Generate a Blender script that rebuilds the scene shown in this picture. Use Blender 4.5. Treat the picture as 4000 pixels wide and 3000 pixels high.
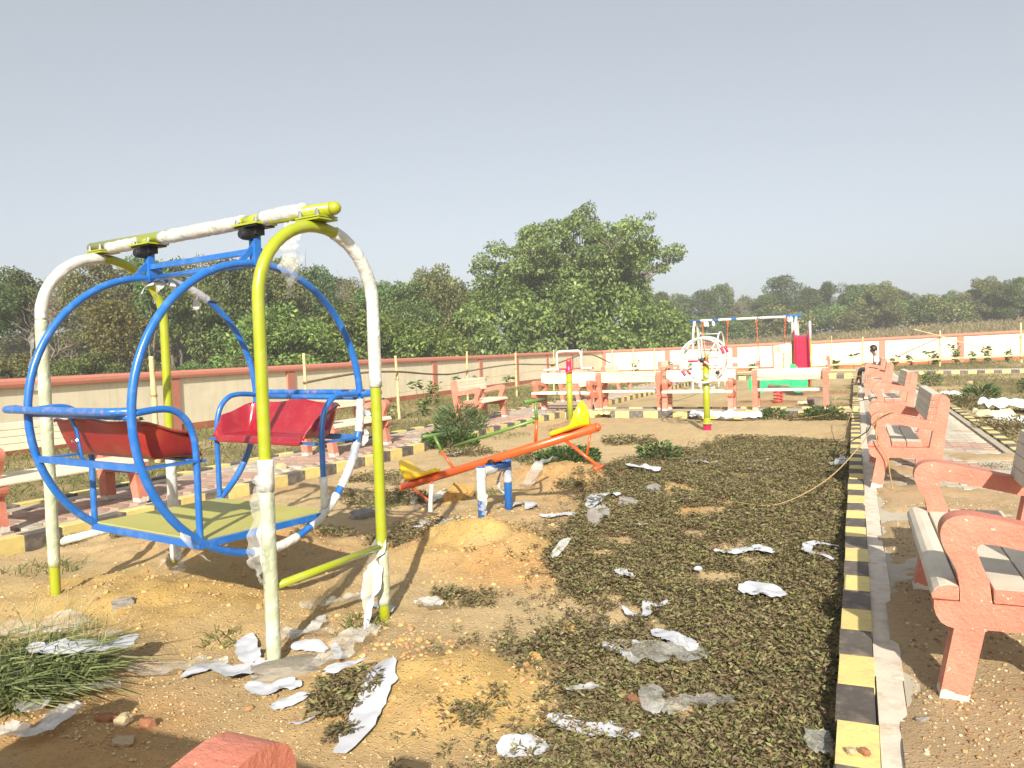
import bpy, math, random
import numpy as np
from mathutils import Vector, Matrix, noise, geometry
R = math.radians
random.seed(7); np.random.seed(7)
for o in list(bpy.data.objects): bpy.data.objects.remove(o)
scene = bpy.context.scene
COL = scene.collection

# ---------------------------------------------------------------- camera
CAM_H = 1.40
YAW, PITCH, ROLL = R(23.8), R(-2.14), R(1.85)
fw = Vector((-math.sin(YAW)*math.cos(PITCH), math.cos(YAW)*math.cos(PITCH), math.sin(PITCH)))
rt = Vector((math.cos(YAW), math.sin(YAW), 0)); up = rt.cross(fw)
rt2 = rt*math.cos(ROLL)-up*math.sin(ROLL); up2 = up*math.cos(ROLL)+rt*math.sin(ROLL)
cd = bpy.data.cameras.new('camera'); cam = bpy.data.objects.new('camera', cd); COL.objects.link(cam)
m = Matrix.Identity(4)
for i in range(3): m[i][0] = rt2[i]; m[i][1] = up2[i]; m[i][2] = -fw[i]
m[2][3] = CAM_H
cam.matrix_world = m
cd.sensor_width = 36; cd.lens = 36*3050/4000; cd.clip_start = .05; cd.clip_end = 3000
scene.camera = cam

# ---------------------------------------------------------------- sky, sun, exposure
SUN_EL = R(29.0); SUN_H = Vector((.36, -.933, 0)).normalized()      # horizontal direction towards the sun
SUN = Vector((SUN_H.x*math.cos(SUN_EL), SUN_H.y*math.cos(SUN_EL), math.sin(SUN_EL)))
w = bpy.data.worlds.new('World'); scene.world = w; w.use_nodes = True
nt = w.node_tree; nt.nodes.clear()
sky = nt.nodes.new('ShaderNodeTexSky'); sky.sky_type = 'NISHITA'; sky.sun_disc = False
sky.sun_elevation = SUN_EL; sky.sun_rotation = math.atan2(SUN_H.x, SUN_H.y)
sky.air_density = .8; sky.dust_density = 3.0; sky.ozone_density = 1.0; sky.altitude = 200
bg = nt.nodes.new('ShaderNodeBackground'); bg.inputs['Strength'].default_value = .100
wo = nt.nodes.new('ShaderNodeOutputWorld')
# dusty, milky air: the clear-sky colours are washed out and an even pale veil lies over all of it
sat = nt.nodes.new('ShaderNodeHueSaturation'); sat.inputs['Saturation'].default_value = .40
veil = nt.nodes.new('ShaderNodeMix'); veil.data_type = 'RGBA'; veil.inputs[0].default_value = .5; veil.inputs[7].default_value = (2.55, 2.85, 3.02, 1)
nt.links.new(sky.outputs[0], sat.inputs['Color']); nt.links.new(sat.outputs[0], veil.inputs[6]); nt.links.new(veil.outputs[2], bg.inputs[0])
nt.links.new(bg.outputs[0], wo.inputs[0])
sl = bpy.data.lights.new('sun', 'SUN'); sl.energy = 4.2; sl.angle = R(.6); sl.color = (1, .93, .80)
so = bpy.data.objects.new('sun', sl); COL.objects.link(so)
so.rotation_euler = SUN.to_track_quat('Z', 'Y').to_euler(); so.location = (8, -20, 15)
vs = scene.view_settings
vs.view_transform = 'Standard'; vs.look = 'None'; vs.gamma = 1; vs.exposure = .98; vs.use_curve_mapping = False
scene.cycles.use_denoising = True
scene.cycles.max_bounces = 6; scene.cycles.diffuse_bounces = 3; scene.cycles.glossy_bounces = 2
scene.cycles.transmission_bounces = 3; scene.cycles.transparent_max_bounces = 10; scene.cycles.volume_bounces = 0
scene.cycles.caustics_reflective = False; scene.cycles.caustics_refractive = False

# ---------------------------------------------------------------- materials
MATS = {}
def nodes(name):
    mt = bpy.data.materials.new(name); mt.use_nodes = True; t = mt.node_tree
    b = t.nodes['Principled BSDF']; MATS[name] = mt
    return mt, t, b
def N(t, kind, **kw):
    n = t.nodes.new(kind)
    for k, v in kw.items():
        if k in n.inputs: n.inputs[k].default_value = v
        else: setattr(n, k, v)
    return n
def c4(c, k=1.0): return (min(c[0]*k, 1), min(c[1]*k, 1), min(c[2]*k, 1), 1)
def ramp(t, src, stops):
    r = t.nodes.new('ShaderNodeValToRGB'); e = r.color_ramp.elements
    while len(e) < len(stops): e.new(.5)
    for i, (p, c) in enumerate(stops): e[i].position = p; e[i].color = c
    t.links.new(src, r.inputs[0]); return r.outputs[0]
def mixc(t, fac, a, b, mode='MIX'):
    n = t.nodes.new('ShaderNodeMix'); n.data_type = 'RGBA'; n.blend_type = mode
    if isinstance(fac, (int, float)): n.inputs[0].default_value = fac
    else: t.links.new(fac, n.inputs[0])
    for s, i in ((a, 6), (b, 7)):
        if isinstance(s, tuple): n.inputs[i].default_value = s
        else: t.links.new(s, n.inputs[i])
    return n.outputs[2]
def paint(name, col, rough=.5, var=.14, scale=5., bump=.15, bscale=70., dirt=None, dirt_amt=.5, dirt_scale=9., spec=.5, metal=0., coat=0., bdist=.004, ov=0., streak=False):
    """painted or plain surface: mottled colour, fine relief, patches of dirt"""
    mt, t, b = nodes(name)
    tc = N(t, 'ShaderNodeTexCoord'); co = tc.outputs['Object']
    n1 = N(t, 'ShaderNodeTexNoise', Scale=scale, Detail=5., Roughness=.6); t.links.new(co, n1.inputs['Vector'])
    c = ramp(t, n1.outputs[0], [(.28, c4(col, 1-var)), (.5, c4(col)), (.74, c4(col, 1+var))])
    if dirt:
        n2 = N(t, 'ShaderNodeTexNoise', Scale=dirt_scale, Detail=7., Roughness=.7); t.links.new(co, n2.inputs['Vector'])
        f = ramp(t, n2.outputs[0], [(.5, (0, 0, 0, 1)), (.72, (dirt_amt,)*3+(1,))])
        c = mixc(t, f, c, c4(dirt))
    if streak:      # rain and dust streaks running down the surface
        mp = N(t, 'ShaderNodeMapping'); mp.inputs['Scale'].default_value = (3.2, 3.2, .22); t.links.new(co, mp.inputs['Vector'])
        n4 = N(t, 'ShaderNodeTexNoise', Scale=2.4, Detail=6., Roughness=.7); t.links.new(mp.outputs[0], n4.inputs['Vector'])
        c = mixc(t, ramp(t, n4.outputs[0], [(.50, (0, 0, 0, 1)), (.78, (.40, .40, .40, 1))]), c, c4(dirt))
    if ov:          # each piece a little lighter or darker than the next
        oi = N(t, 'ShaderNodeObjectInfo'); mv = N(t, 'ShaderNodeMapRange'); mv.inputs[3].default_value = 1-ov; mv.inputs[4].default_value = 1+ov
        hs = N(t, 'ShaderNodeHueSaturation'); t.links.new(oi.outputs['Random'], mv.inputs[0]); t.links.new(mv.outputs[0], hs.inputs['Value']); t.links.new(c, hs.inputs['Color']); c = hs.outputs[0]
    t.links.new(c, b.inputs['Base Color'])
    b.inputs['Roughness'].default_value = rough; b.inputs['Metallic'].default_value = metal
    b.inputs['Specular IOR Level'].default_value = spec; b.inputs['Coat Weight'].default_value = coat
    if bump:
        n3 = N(t, 'ShaderNodeTexNoise', Scale=bscale, Detail=4.); t.links.new(co, n3.inputs['Vector'])
        bm = N(t, 'ShaderNodeBump', Strength=bump, Distance=bdist); t.links.new(n3.outputs[0], bm.inputs['Height'])
        t.links.new(bm.outputs[0], b.inputs['Normal'])
    return mt
def leafmat(name, rough=.55, transl=.3, gain=1.0, objvar=.0, spec=.3):
    """leaf colours come from the mesh (each leaf its own tint)"""
    mt, t, b = nodes(name)
    a = N(t, 'ShaderNodeAttribute', attribute_name='Col')
    c = a.outputs['Color']
    if objvar:
        oi = N(t, 'ShaderNodeObjectInfo')
        hs = N(t, 'ShaderNodeHueSaturation', Saturation=1.0)
        mr = N(t, 'ShaderNodeMapRange'); mr.inputs[3].default_value = .5-.03*objvar; mr.inputs[4].default_value = .5+.02*objvar
        mv = N(t, 'ShaderNodeMapRange'); mv.inputs[3].default_value = 1-.25*objvar; mv.inputs[4].default_value = 1+.25*objvar
        t.links.new(oi.outputs['Random'], mr.inputs[0]); t.links.new(oi.outputs['Random'], mv.inputs[0])
        t.links.new(mr.outputs[0], hs.inputs['Hue']); t.links.new(mv.outputs[0], hs.inputs['Value'])
        t.links.new(c, hs.inputs['Color']); c = hs.outputs[0]
    t.links.new(c, b.inputs['Base Color']); b.inputs['Roughness'].default_value = rough
    b.inputs['Specular IOR Level'].default_value = spec
    if transl:
        tr = N(t, 'ShaderNodeBsdfTranslucent'); t.links.new(c, tr.inputs[0])
        mx = N(t, 'ShaderNodeMixShader'); mx.inputs[0].default_value = transl
        t.links.new(b.outputs[0], mx.inputs[1]); t.links.new(tr.outputs[0], mx.inputs[2])
        t.links.new(mx.outputs[0], t.nodes['Material Output'].inputs[0])
    return mt
def film(name, col, alpha, rough=.12, bump=.9, bscale=45., transl=.0):
    mt, t, b = nodes(name)
    tc = N(t, 'ShaderNodeTexCoord')
    n = N(t, 'ShaderNodeTexNoise', Scale=bscale, Detail=3., Distortion=1.2); t.links.new(tc.outputs['Object'], n.inputs['Vector'])
    bm = N(t, 'ShaderNodeBump', Strength=bump, Distance=.01); t.links.new(n.outputs[0], bm.inputs['Height'])
    t.links.new(bm.outputs[0], b.inputs['Normal'])
    n2 = N(t, 'ShaderNodeTexNoise', Scale=bscale*.4, Detail=1.); t.links.new(tc.outputs['Object'], n2.inputs['Vector'])
    al = N(t, 'ShaderNodeMapRange'); al.inputs[1].default_value = .3; al.inputs[2].default_value = .7
    al.inputs[3].default_value = max(alpha-.22, .04); al.inputs[4].default_value = min(alpha+.22, 1)
    t.links.new(n2.outputs[0], al.inputs[0]); t.links.new(al.outputs[0], b.inputs['Alpha'])
    b.inputs['Base Color'].default_value = c4(col); b.inputs['Roughness'].default_value = rough
    b.inputs['Specular IOR Level'].default_value = .7
    return mt
def bench_paint():
    mt, t, b = nodes('coral_concrete')
    tc = N(t, 'ShaderNodeTexCoord'); co = tc.outputs['Object']
    oi = N(t, 'ShaderNodeObjectInfo')
    n1 = N(t, 'ShaderNodeTexNoise', Scale=5., Detail=6., Roughness=.65); t.links.new(co, n1.inputs['Vector'])
    c = ramp(t, n1.outputs[0], [(.28, (.47, .140, .088, 1)), (.5, (.54, .180, .118, 1)), (.75, (.60, .235, .16, 1))])
    sp = N(t, 'ShaderNodeTexNoise', Scale=38., Detail=3., Roughness=.6); t.links.new(co, sp.inputs['Vector'])
    f = ramp(t, sp.outputs[0], [(.665, (0, 0, 0, 1)), (.70, (.85, .85, .85, 1))])
    c = mixc(t, f, c, (.66, .58, .47, 1))
    # bare cement at the foot, with a ragged paint edge
    sx = N(t, 'ShaderNodeSeparateXYZ'); t.links.new(co, sx.inputs[0])
    n2 = N(t, 'ShaderNodeTexNoise', Scale=22., Detail=3.); t.links.new(co, n2.inputs['Vector'])
    ad = N(t, 'ShaderNodeMath', operation='MULTIPLY_ADD'); ad.inputs[1].default_value = -.06; t.links.new(n2.outputs[0], ad.inputs[0]); t.links.new(sx.outputs[2], ad.inputs[2])
    lt = N(t, 'ShaderNodeMath', operation='LESS_THAN'); lt.inputs[1].default_value = .012; t.links.new(ad.outputs[0], lt.inputs[0])
    c = mixc(t, lt.outputs[0], c, (.60, .54, .45, 1))
    t.links.new(c, b.inputs['Base Color']); b.inputs['Roughness'].default_value = .5
    n3 = N(t, 'ShaderNodeTexNoise', Scale=55., Detail=6., Roughness=.7); t.links.new(co, n3.inputs['Vector'])
    v3 = N(t, 'ShaderNodeTexNoise', Scale=9., Detail=3.); t.links.new(co, v3.inputs['Vector'])
    sm = N(t, 'ShaderNodeMath', operation='ADD'); t.links.new(n3.outputs[0], sm.inputs[0]); t.links.new(v3.outputs[0], sm.inputs[1])
    bm = N(t, 'ShaderNodeBump', Strength=.75, Distance=.010); t.links.new(sm.outputs[0], bm.inputs['Height']); t.links.new(bm.outputs[0], b.inputs['Normal'])
    return mt
bench_paint()
paint('plank_cream', (.70, .63, .47), .75, .08, 4, .3, 60, dirt=(.46, .38, .27), dirt_amt=.45, ov=.07)
paint('plank_grey', (.62, .56, .455), .8, .10, 5, .35, 60, dirt=(.40, .34, .25), dirt_amt=.45, ov=.07)
paint('lime_green', (.30, .335, .014), .28, .06, 6, .04, 30, dirt=(.42, .40, .22), dirt_amt=.25, dirt_scale=16, coat=.3)
paint('blue_paint', (.014, .125, .43), .30, .08, 6, .05, 40, dirt=(.20, .33, .60), dirt_amt=.3, dirt_scale=14, coat=.3)
paint('blue_worn', (.014, .125, .43), .34, .08, 6, .05, 40, dirt=(.34, .22, .17), dirt_amt=.9, dirt_scale=20, coat=.2)
paint('red_plastic', (.27, .012, .024), .20, .10, 3, .03, 25, dirt=(.55, .16, .12), dirt_amt=.18, coat=.4)
paint('red_back', (.30, .020, .018), .38, .16, 3, .05, 30, dirt=(.40, .085, .03), dirt_amt=.6, dirt_scale=4)
paint('platform_paint', (.42, .40, .10), .55, .10, 3, .1, 50, dirt=(.40, .33, .17), dirt_amt=.5)
paint('orange_paint', (.72, .095, .018), .32, .06, 5, .04, 30, dirt=(.62, .16, .09), dirt_amt=.3, coat=.3)
paint('green_paint', (.115, .215, .045), .35, .08, 5, .04, 30, coat=.2)
paint('yellow_plastic', (.90, .55, .006), .30, .05, 4, .03, 20, coat=.3)
paint('magenta_paint', (.48, .010, .085), .35, .08, 5, .05, 30, coat=.2)
paint('coral_paint', (.62, .055, .045), .35, .08, 5, .05, 30, coat=.2)
paint('slide_red', (.38, .020, .055), .34, .10, 2, .04, 18, coat=.2)
paint('rider_green', (.02, .42, .16), .35, .10, 3, .04, 20, dirt=(.3, .42, .3), dirt_amt=.3)
paint('dark_steel', (.035, .035, .038), .45, .2, 10, .1, 60, metal=.6)
paint('bolt_steel', (.55, .55, .56), .3, .1, 10, .05, 60, metal=.9)
paint('black_rubber', (.02, .02, .02), .5, .2, 8, .05, 40)
paint('wall_cream', (.75, .67, .49), .85, .06, 1.5, .12, 40, dirt=(.46, .39, .29), dirt_amt=.35, dirt_scale=1.6, streak=True)
paint('wall_coral', (.50, .19, .13), .8, .12, 3, .2, 40, dirt=(.30, .14, .10), dirt_amt=.7, dirt_scale=3, ov=.08)
paint('wall_plinth', (.36, .12, .055), .9, .2, 2, .2, 40, dirt=(.30, .2, .1), dirt_amt=.6)
paint('concrete', (.42, .37, .29), .9, .14, 4, .3, 50, dirt=(.36, .27, .16), dirt_amt=.5, dirt_scale=3)
paint('wet_cement', (.24, .21, .165), .85, .18, 8, .6, 45, bdist=.008)
paint('white_line', (.60, .53, .44), .9, .14, 8, .4, 60, dirt=(.40, .30, .18), dirt_amt=.95, dirt_scale=10)
paint('kerb_yellow', (.68, .54, .20), .8, .10, 7, .5, 60, dirt=(.44, .34, .19), dirt_amt=.9, dirt_scale=20, ov=.12)
paint('kerb_black', (.115, .098, .085), .85, .3, 7, .5, 60, dirt=(.30, .235, .16), dirt_amt=.9, dirt_scale=13, ov=.3)
paint('paver_grey', (.44, .395, .32), .9, .14, 6, .35, 50, ov=.12, dirt=(.36, .28, .17), dirt_amt=.55, dirt_scale=4)
paint('paver_red', (.40, .265, .205), .9, .16, 6, .35, 50, ov=.12, dirt=(.40, .32, .22), dirt_amt=.6, dirt_scale=4)
paint('bamboo', (.56, .44, .22), .6, .2, 5, .15, 40, dirt=(.34, .24, .11), dirt_amt=.5)
paint('branch_wood', (.17, .125, .075), .85, .25, 9, .4, 50)
paint('bark', (.15, .12, .09), .95, .3, 3, .6, 18, bdist=.02)
paint('bark_pale', (.24, .19, .15), .95, .2, 3, .4, 18)
paint('rope', (.32, .215, .10), .9, .25, 40, .4, 200)
paint('rock', (.42, .32, .19), .95, .25, 9, .7, 30, dirt=(.25, .17, .09), dirt_amt=.6, bdist=.01)
paint('rock_ochre', (.46, .27, .08), .95, .2, 9, .7, 30, bdist=.01)
paint('rock_red', (.27, .115, .055), .95, .2, 9, .7, 30, bdist=.01)
paint('rock_grey', (.22, .20, .18), .9, .2, 9, .5, 30, bdist=.01)
paint('sack_beige', (.55, .50, .34), .85, .1, 6, .5, 60)
paint('sack_brown', (.19, .145, .10), .9, .2, 6, .5, 60)
paint('paper_yellow', (.66, .52, .22), .85, .12, 8, .3, 40)
paint('skin', (.16, .075, .045), .5, .08, 8, .05, 60)
paint('hair', (.012, .010, .009), .5, .3, 40, .5, 120)
paint('shirt', (.62, .62, .66), .85, .06, 12, .2, 60)
paint('trousers', (.03, .028, .035), .85, .2, 12, .2, 60)
paint('chain_orange', (.70, .12, .02), .4, .15, 30, .1, 80)
paint('sign_white', (.78, .78, .76), .7, .03, 4, .05, 40)
paint('sign_cream', (.74, .66, .44), .7, .04, 4, .05, 40)
paint('letter_brown', (.16, .105, .06), .8, .1, 4, 0)
paint('logo_yellow', (.72, .52, .06), .8, .1, 4, 0)
def wrapmat(name, col, col2):
    mt, t, b = nodes(name)
    tc = N(t, 'ShaderNodeTexCoord'); co = tc.outputs['Object']
    n1 = N(t, 'ShaderNodeTexNoise', Scale=9., Detail=4., Distortion=.8); t.links.new(co, n1.inputs['Vector'])
    t.links.new(ramp(t, n1.outputs[0], [(.3, c4(col, .86)), (.5, c4(col)), (.66, c4(col2))]), b.inputs['Base Color'])
    b.inputs['Roughness'].default_value = .22; b.inputs['Specular IOR Level'].default_value = .6; b.inputs['Coat Weight'].default_value = .35; b.inputs['Coat Roughness'].default_value = .12
    mp = N(t, 'ShaderNodeMapping'); mp.inputs['Rotation'].default_value = (.5, .35, 0); t.links.new(co, mp.inputs['Vector'])
    wv = N(t, 'ShaderNodeTexWave', Scale=3.0, Distortion=14., Detail=3.); wv.bands_direction = 'Z'; wv.inputs['Detail Scale'].default_value = 2.5; t.links.new(mp.outputs[0], wv.inputs['Vector'])
    n2 = N(t, 'ShaderNodeTexNoise', Scale=34., Detail=3., Distortion=1.5); t.links.new(co, n2.inputs['Vector'])
    ad = N(t, 'ShaderNodeMath', operation='MULTIPLY_ADD'); ad.inputs[1].default_value = 1.2; t.links.new(n2.outputs[0], ad.inputs[0]); t.links.new(wv.outputs['Fac'], ad.inputs[2])
    bm = N(t, 'ShaderNodeBump', Strength=.35, Distance=.006); t.links.new(ad.outputs[0], bm.inputs['Height']); t.links.new(bm.outputs[0], b.inputs['Normal'])
wrapmat('wrap_white', (.52, .52, .48), (.62, .63, .61)); wrapmat('wrap_green', (.42, .45, .31), (.54, .56, .48))
paint('cloth_white', (.46, .47, .51), .9, .05, 20, .2, 90, bdist=.003)
paint('sack_white', (.80, .80, .79), .7, .05, 10, .5, 50)
film('clear_film', (.66, .66, .63), .30, .12, .8, 13); film('milky_film', (.68, .68, .66), .58, .25, .6, 16)
film('thick_film', (.66, .66, .62), .42, .12, .7, 14)
leafmat('weed_leaf', .55, .32); leafmat('grass_blade', .6, .3); leafmat('tree_leaf', .5, .35, objvar=1.0, spec=.25)
leafmat('fig_leaf', .42, .38, spec=.35); leafmat('plant_leaf', .5, .3); leafmat('pebble', .9, 0); leafmat('dry_grass', .8, .2)
M = MATS

# ---------------------------------------------------------------- mesh helpers
class MB:
    """collects shapes, then links them as one mesh object"""
    def __init__(s): s.v = []; s.f = []; s.m = []
    def add(s, vs, fs, mi=0):
        b = len(s.v); s.v += [tuple(v) for v in vs]; s.f += [tuple(i+b for i in f) for f in fs]; s.m += [mi]*len(fs); return s
    def box(s, c, d, rz=0., mi=0, mx=None):
        x, y, z = d[0]/2, d[1]/2, d[2]/2
        vs = [Vector((a, b, e)) for e in (-z, z) for b in (-y, y) for a in (-x, x)]
        mt = Matrix.Translation(c) @ (mx.to_4x4() if mx else Matrix.Rotation(rz, 4, 'Z'))
        return s.add([mt @ v for v in vs], [(0, 2, 3, 1), (4, 5, 7, 6), (0, 1, 5, 4), (2, 6, 7, 3), (0, 4, 6, 2), (1, 3, 7, 5)], mi)
    def bar(s, a, b, w_, h, upv=(0, 0, 1), mi=0):
        a, b = Vector(a), Vector(b); d = (b-a); z = d.normalized(); u = Vector(upv); x = u.cross(z)
        if x.length < 1e-4: x = Vector((1, 0, 0)).cross(z)
        x.normalize(); y = z.cross(x)
        return s.box((a+b)/2, (w_, h, d.length), 0, mi, Matrix((x, y, z)).transposed())
    def tube(s, pts, r, n=10, closed=False, cap=True, jit=0., mi=0, flat=1.):
        P = [Vector(p) for p in pts]; k = len(P)
        rr = r if isinstance(r, (list, tuple)) else [r]*k
        T = []
        for i in range(k):
            a = P[(i-1) % k] if (closed or i) else P[0]; b = P[(i+1) % k] if (closed or i < k-1) else P[-1]
            T.append((b-a).normalized())
        u = Vector((0, 0, 1)) if abs(T[0].z) < .9 else Vector((1, 0, 0))
        u = (u-T[0]*u.dot(T[0])).normalized(); vs = []
        for i in range(k):
            u = (u-T[i]*u.dot(T[i])); u = u.normalized() if u.length > 1e-6 else T[i].orthogonal().normalized()
            v = T[i].cross(u)
            for j in range(n):
                a = 2*math.pi*j/n; q = rr[i]*(1+(random.uniform(-jit, jit) if jit else 0))
                vs.append(P[i]+(u*math.cos(a)*flat+v*math.sin(a))*q)
        fs = []
        for i in range(k if closed else k-1):
            for j in range(n):
                a, b = i*n+j, i*n+(j+1) % n; c, d = ((i+1) % k)*n+j, ((i+1) % k)*n+(j+1) % n
                fs.append((a, b, d, c))
        if cap and not closed:
            fs.append(tuple(range(n))[::-1]); fs.append(tuple(range((k-1)*n, k*n)))
        return s.add(vs, fs, mi)
    def lathe(s, prof, n=20, org=(0, 0, 0), mx=None, mi=0):
        o = Vector(org); vs = []
        for r, z in prof:
            for j in range(n):
                a = 2*math.pi*j/n; p = Vector((r*math.cos(a), r*math.sin(a), z)); vs.append(o+(mx @ p if mx else p))
        k = len(prof); fs = [(i*n+j, i*n+(j+1) % n, (i+1)*n+(j+1) % n, (i+1)*n+j) for i in range(k-1) for j in range(n)]
        fs.append(tuple(range(n))[::-1]); fs.append(tuple(range((k-1)*n, k*n)))
        return s.add(vs, fs, mi)
    def prism(s, loops, fn, t0, t1, mi=0):
        """flat outline (first loop) with holes, thickened from t0 to t1; fn(a, b, t) gives the point"""
        flat = [p for l in loops for p in l]
        tri = geometry.tessellate_polygon([[Vector((p[0], p[1], 0)) for p in l] for l in loops])
        n = len(flat)
        vs = [fn(p[0], p[1], t0) for p in flat]+[fn(p[0], p[1], t1) for p in flat]
        fs = [t_ for t_ in tri]+[tuple(i+n for i in t_[::-1]) for t_ in tri]
        o = 0
        for l in loops:
            k = len(l)
            for i in range(k):
                a, b = o+i, o+(i+1) % k; fs.append((a, b, b+n, a+n))
            o += k
        return s.add(vs, fs, mi)
    def grid(s, rows, mi=0, closed=False):
        k = len(rows[0]); vs = [p for r in rows for p in r]
        fs = [(i*k+j, i*k+(j+1) % k, (i+1)*k+(j+1) % k, (i+1)*k+j) for i in range(len(rows)-1) for j in range(k if closed else k-1)]
        return s.add(vs, fs, mi)
    def mesh(s, name, mats, smooth=False):
        me = bpy.data.meshes.new(name); me.from_pydata(s.v, [], s.f)
        for q in (mats if isinstance(mats, (list, tuple)) else [mats]): me.materials.append(M[q])
        if any(s.m): me.polygons.foreach_set('material_index', s.m)
        if smooth: me.polygons.foreach_set('use_smooth', [True]*len(s.f))
        me.validate(); fix_normals(me); me.update(); return me
    def build(s, name, mats, parent=None, smooth=False, bevel=0., sub=0, thick=0.):
        return link(name, s.mesh(name, mats, smooth), parent, bevel, sub, thick)
def fix_normals(me):
    import bmesh
    b = bmesh.new(); b.from_mesh(me); bmesh.ops.recalc_face_normals(b, faces=b.faces); b.to_mesh(me); b.free()
def link(name, me, parent=None, bevel=0., sub=0, thick=0.):
    o = bpy.data.objects.new(name, me); COL.objects.link(o)
    if parent: o.parent = parent
    if thick: q = o.modifiers.new('s', 'SOLIDIFY'); q.thickness = thick; q.offset = 0
    if bevel: q = o.modifiers.new('b', 'BEVEL'); q.width = bevel; q.segments = 2; q.limit_method = 'ANGLE'; q.angle_limit = R(40)
    if sub: q = o.modifiers.new('u', 'SUBSURF'); q.levels = sub; q.render_levels = sub
    return o
def tag(o, label=None, cat=None, group=None, kind=None):
    if label: o['label'] = label
    if cat: o['category'] = cat
    if group: o['group'] = group
    if kind: o['kind'] = kind
    return o
def thing(name, label, cat, loc=(0, 0, 0), rz=0., group=None):
    o = bpy.data.objects.new(name, None); COL.objects.link(o); o.empty_display_size = .1
    o.location = loc; o.rotation_euler = (0, 0, rz)
    return tag(o, label, cat, group)
def copy_tree(o, parent=None):
    c = o.copy(); COL.objects.link(c)
    if parent: c.parent = parent; c.matrix_parent_inverse = o.matrix_parent_inverse.copy()
    for ch in o.children: copy_tree(ch, c)
    return c
def np_mesh(name, V, k, mat, col=None, smooth=False, nface=None):
    """V: (n*k,3) points; every k points are one polygon; col: one colour for each polygon"""
    n = len(V)//k; me = bpy.data.meshes.new(name)
    me.vertices.add(n*k); me.vertices.foreach_set('co', np.asarray(V, 'f').ravel())
    me.loops.add(n*k); me.loops.foreach_set('vertex_index', np.arange(n*k, dtype='i'))
    me.polygons.add(n); me.polygons.foreach_set('loop_start', np.arange(0, n*k, k, dtype='i'))
    me.polygons.foreach_set('loop_total', np.full(n, k, dtype='i'))
    if col is not None:
        a = me.color_attributes.new('Col', 'FLOAT_COLOR', 'POINT')
        c = np.ones((n*k, 4), 'f'); c[:, :3] = np.repeat(col, k, 0); a.data.foreach_set('color', c.ravel())
    me.materials.append(M[mat]); me.update(calc_edges=True); return me
def unit(a): return a/np.maximum(np.linalg.norm(a, axis=1, keepdims=True), 1e-9)
def leaves(P, Dr, L, W, fold=.25):
    """leaf-shaped quads: P bases, Dr directions, L lengths, W widths"""
    n = len(P); Dr = unit(Dr); L = np.broadcast_to(L, n)[:, None]; W = np.broadcast_to(W, n)[:, None]
    rnd = np.random.normal(size=(n, 3)); rnd[:, 2] += 1.0
    S = unit(np.cross(Dr, rnd)); Nn = np.cross(S, Dr)
    a = P; b = P+Dr*L*.45+S*W*.5+Nn*W*fold; c = P+Dr*L-Nn*L*.12; d = P+Dr*L*.45-S*W*.5+Nn*W*fold
    return np.stack([a, b, c, d], 1).reshape(-1, 3)
def blades(P, Dr, L, W, bend=.35):
    """grass blades of two quads each, bent over"""
    n = len(P); Dr = unit(Dr); L = np.broadcast_to(L, n)[:, None]; W = np.broadcast_to(W, n)[:, None]
    h = Dr.copy(); h[:, 2] = 0; h = unit(h+np.random.normal(size=(n, 3))*[.05, .05, 0])
    S = unit(np.cross(Dr, np.random.normal(size=(n, 3))))
    m_ = P+Dr*L*.55; t = P+Dr*L*(1-.25*bend)+h*L*bend*.6-np.array([0, 0, 1])*L*bend*.25
    q1 = np.stack([P-S*W*.5, P+S*W*.5, m_+S*W*.42, m_-S*W*.42], 1); q2 = np.stack([m_-S*W*.42, m_+S*W*.42, t+S*W*.06, t-S*W*.06], 1)
    return np.concatenate([q1, q2], 1).reshape(-1, 3)
def pick(cols, n, wts=None, var=.18):
    c = np.array(cols); i = np.random.choice(len(c), n, p=wts)
    return np.clip(c[i]*np.random.uniform(1-var, 1+var, (n, 1)), 0, 1)
def fn(x, y, s=1., o=0.): return noise.noise(Vector((x*s+o, y*s-o*.7, o*1.3)))
def sm(a, b, x):
    t = min(max((x-a)/(b-a), 0), 1); return t*t*(3-2*t)
def smooth_path(pts, k=6):
    P = [Vector(p) for p in pts]; out = []
    for i in range(len(P)-1):
        a = P[max(i-1, 0)]; b = P[i]; c = P[i+1]; d = P[min(i+2, len(P)-1)]
        for j in range(k):
            t = j/k; out.append(.5*((2*b)+(c-a)*t+(2*a-5*b+4*c-d)*t*t+(3*b-a-3*c+d)*t**3))
    return out+[P[-1]]
# ================================================================= ground
MOUNDS = [  # x, y, rx, ry, h, tint
    (-2.45, 4.98, .66, .46, .22, 'y'), (-2.75, 5.95, .55, .45, .05, 's'), (-4.25, 4.50, .75, .48, .24, 'o'), (-3.80, 3.30, .95, .48, .10, 'y'),
    (-1.62, 2.80, .50, .36, .13, 'y'), (-2.85, 8.00, 1.1, .50, .17, 'o'), (-2.00, 4.50, .36, .26, .03, 'o'), (-4.9, 13.9, .45, .3, .13, 'r'),
    (-2.25, 3.10, .50, .30, .03, 's'), (-1.9, 20.0, 1.2, .6, .07, 'r'), (-.9, 24.0, 1.2, .6, .07, 'r'), (-3.1, 6.9, .5, .3, .05, 's'), (-1.7, 6.8, .8, .5, .06, 'o'),
    (-3.4, 2.35, .5, .35, .05, 's'), (-2.7, 1.9, .5, .4, .04, 'o')]
TINT = {'y': (.50, .325, .105), 'o': (.46, .265, .105), 'r': (.36, .175, .085), 's': (.47, .335, .175)}
def base_z(x, y):
    far = sm(53, 145, y)*(2.9+.030*(x+18))*sm(-40, -16, x)
    right = .30*sm(-1, 9, x)*sm(38, 52, y)
    left = 1.0*sm(-20, -55, x)
    return far+right+left
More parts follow.
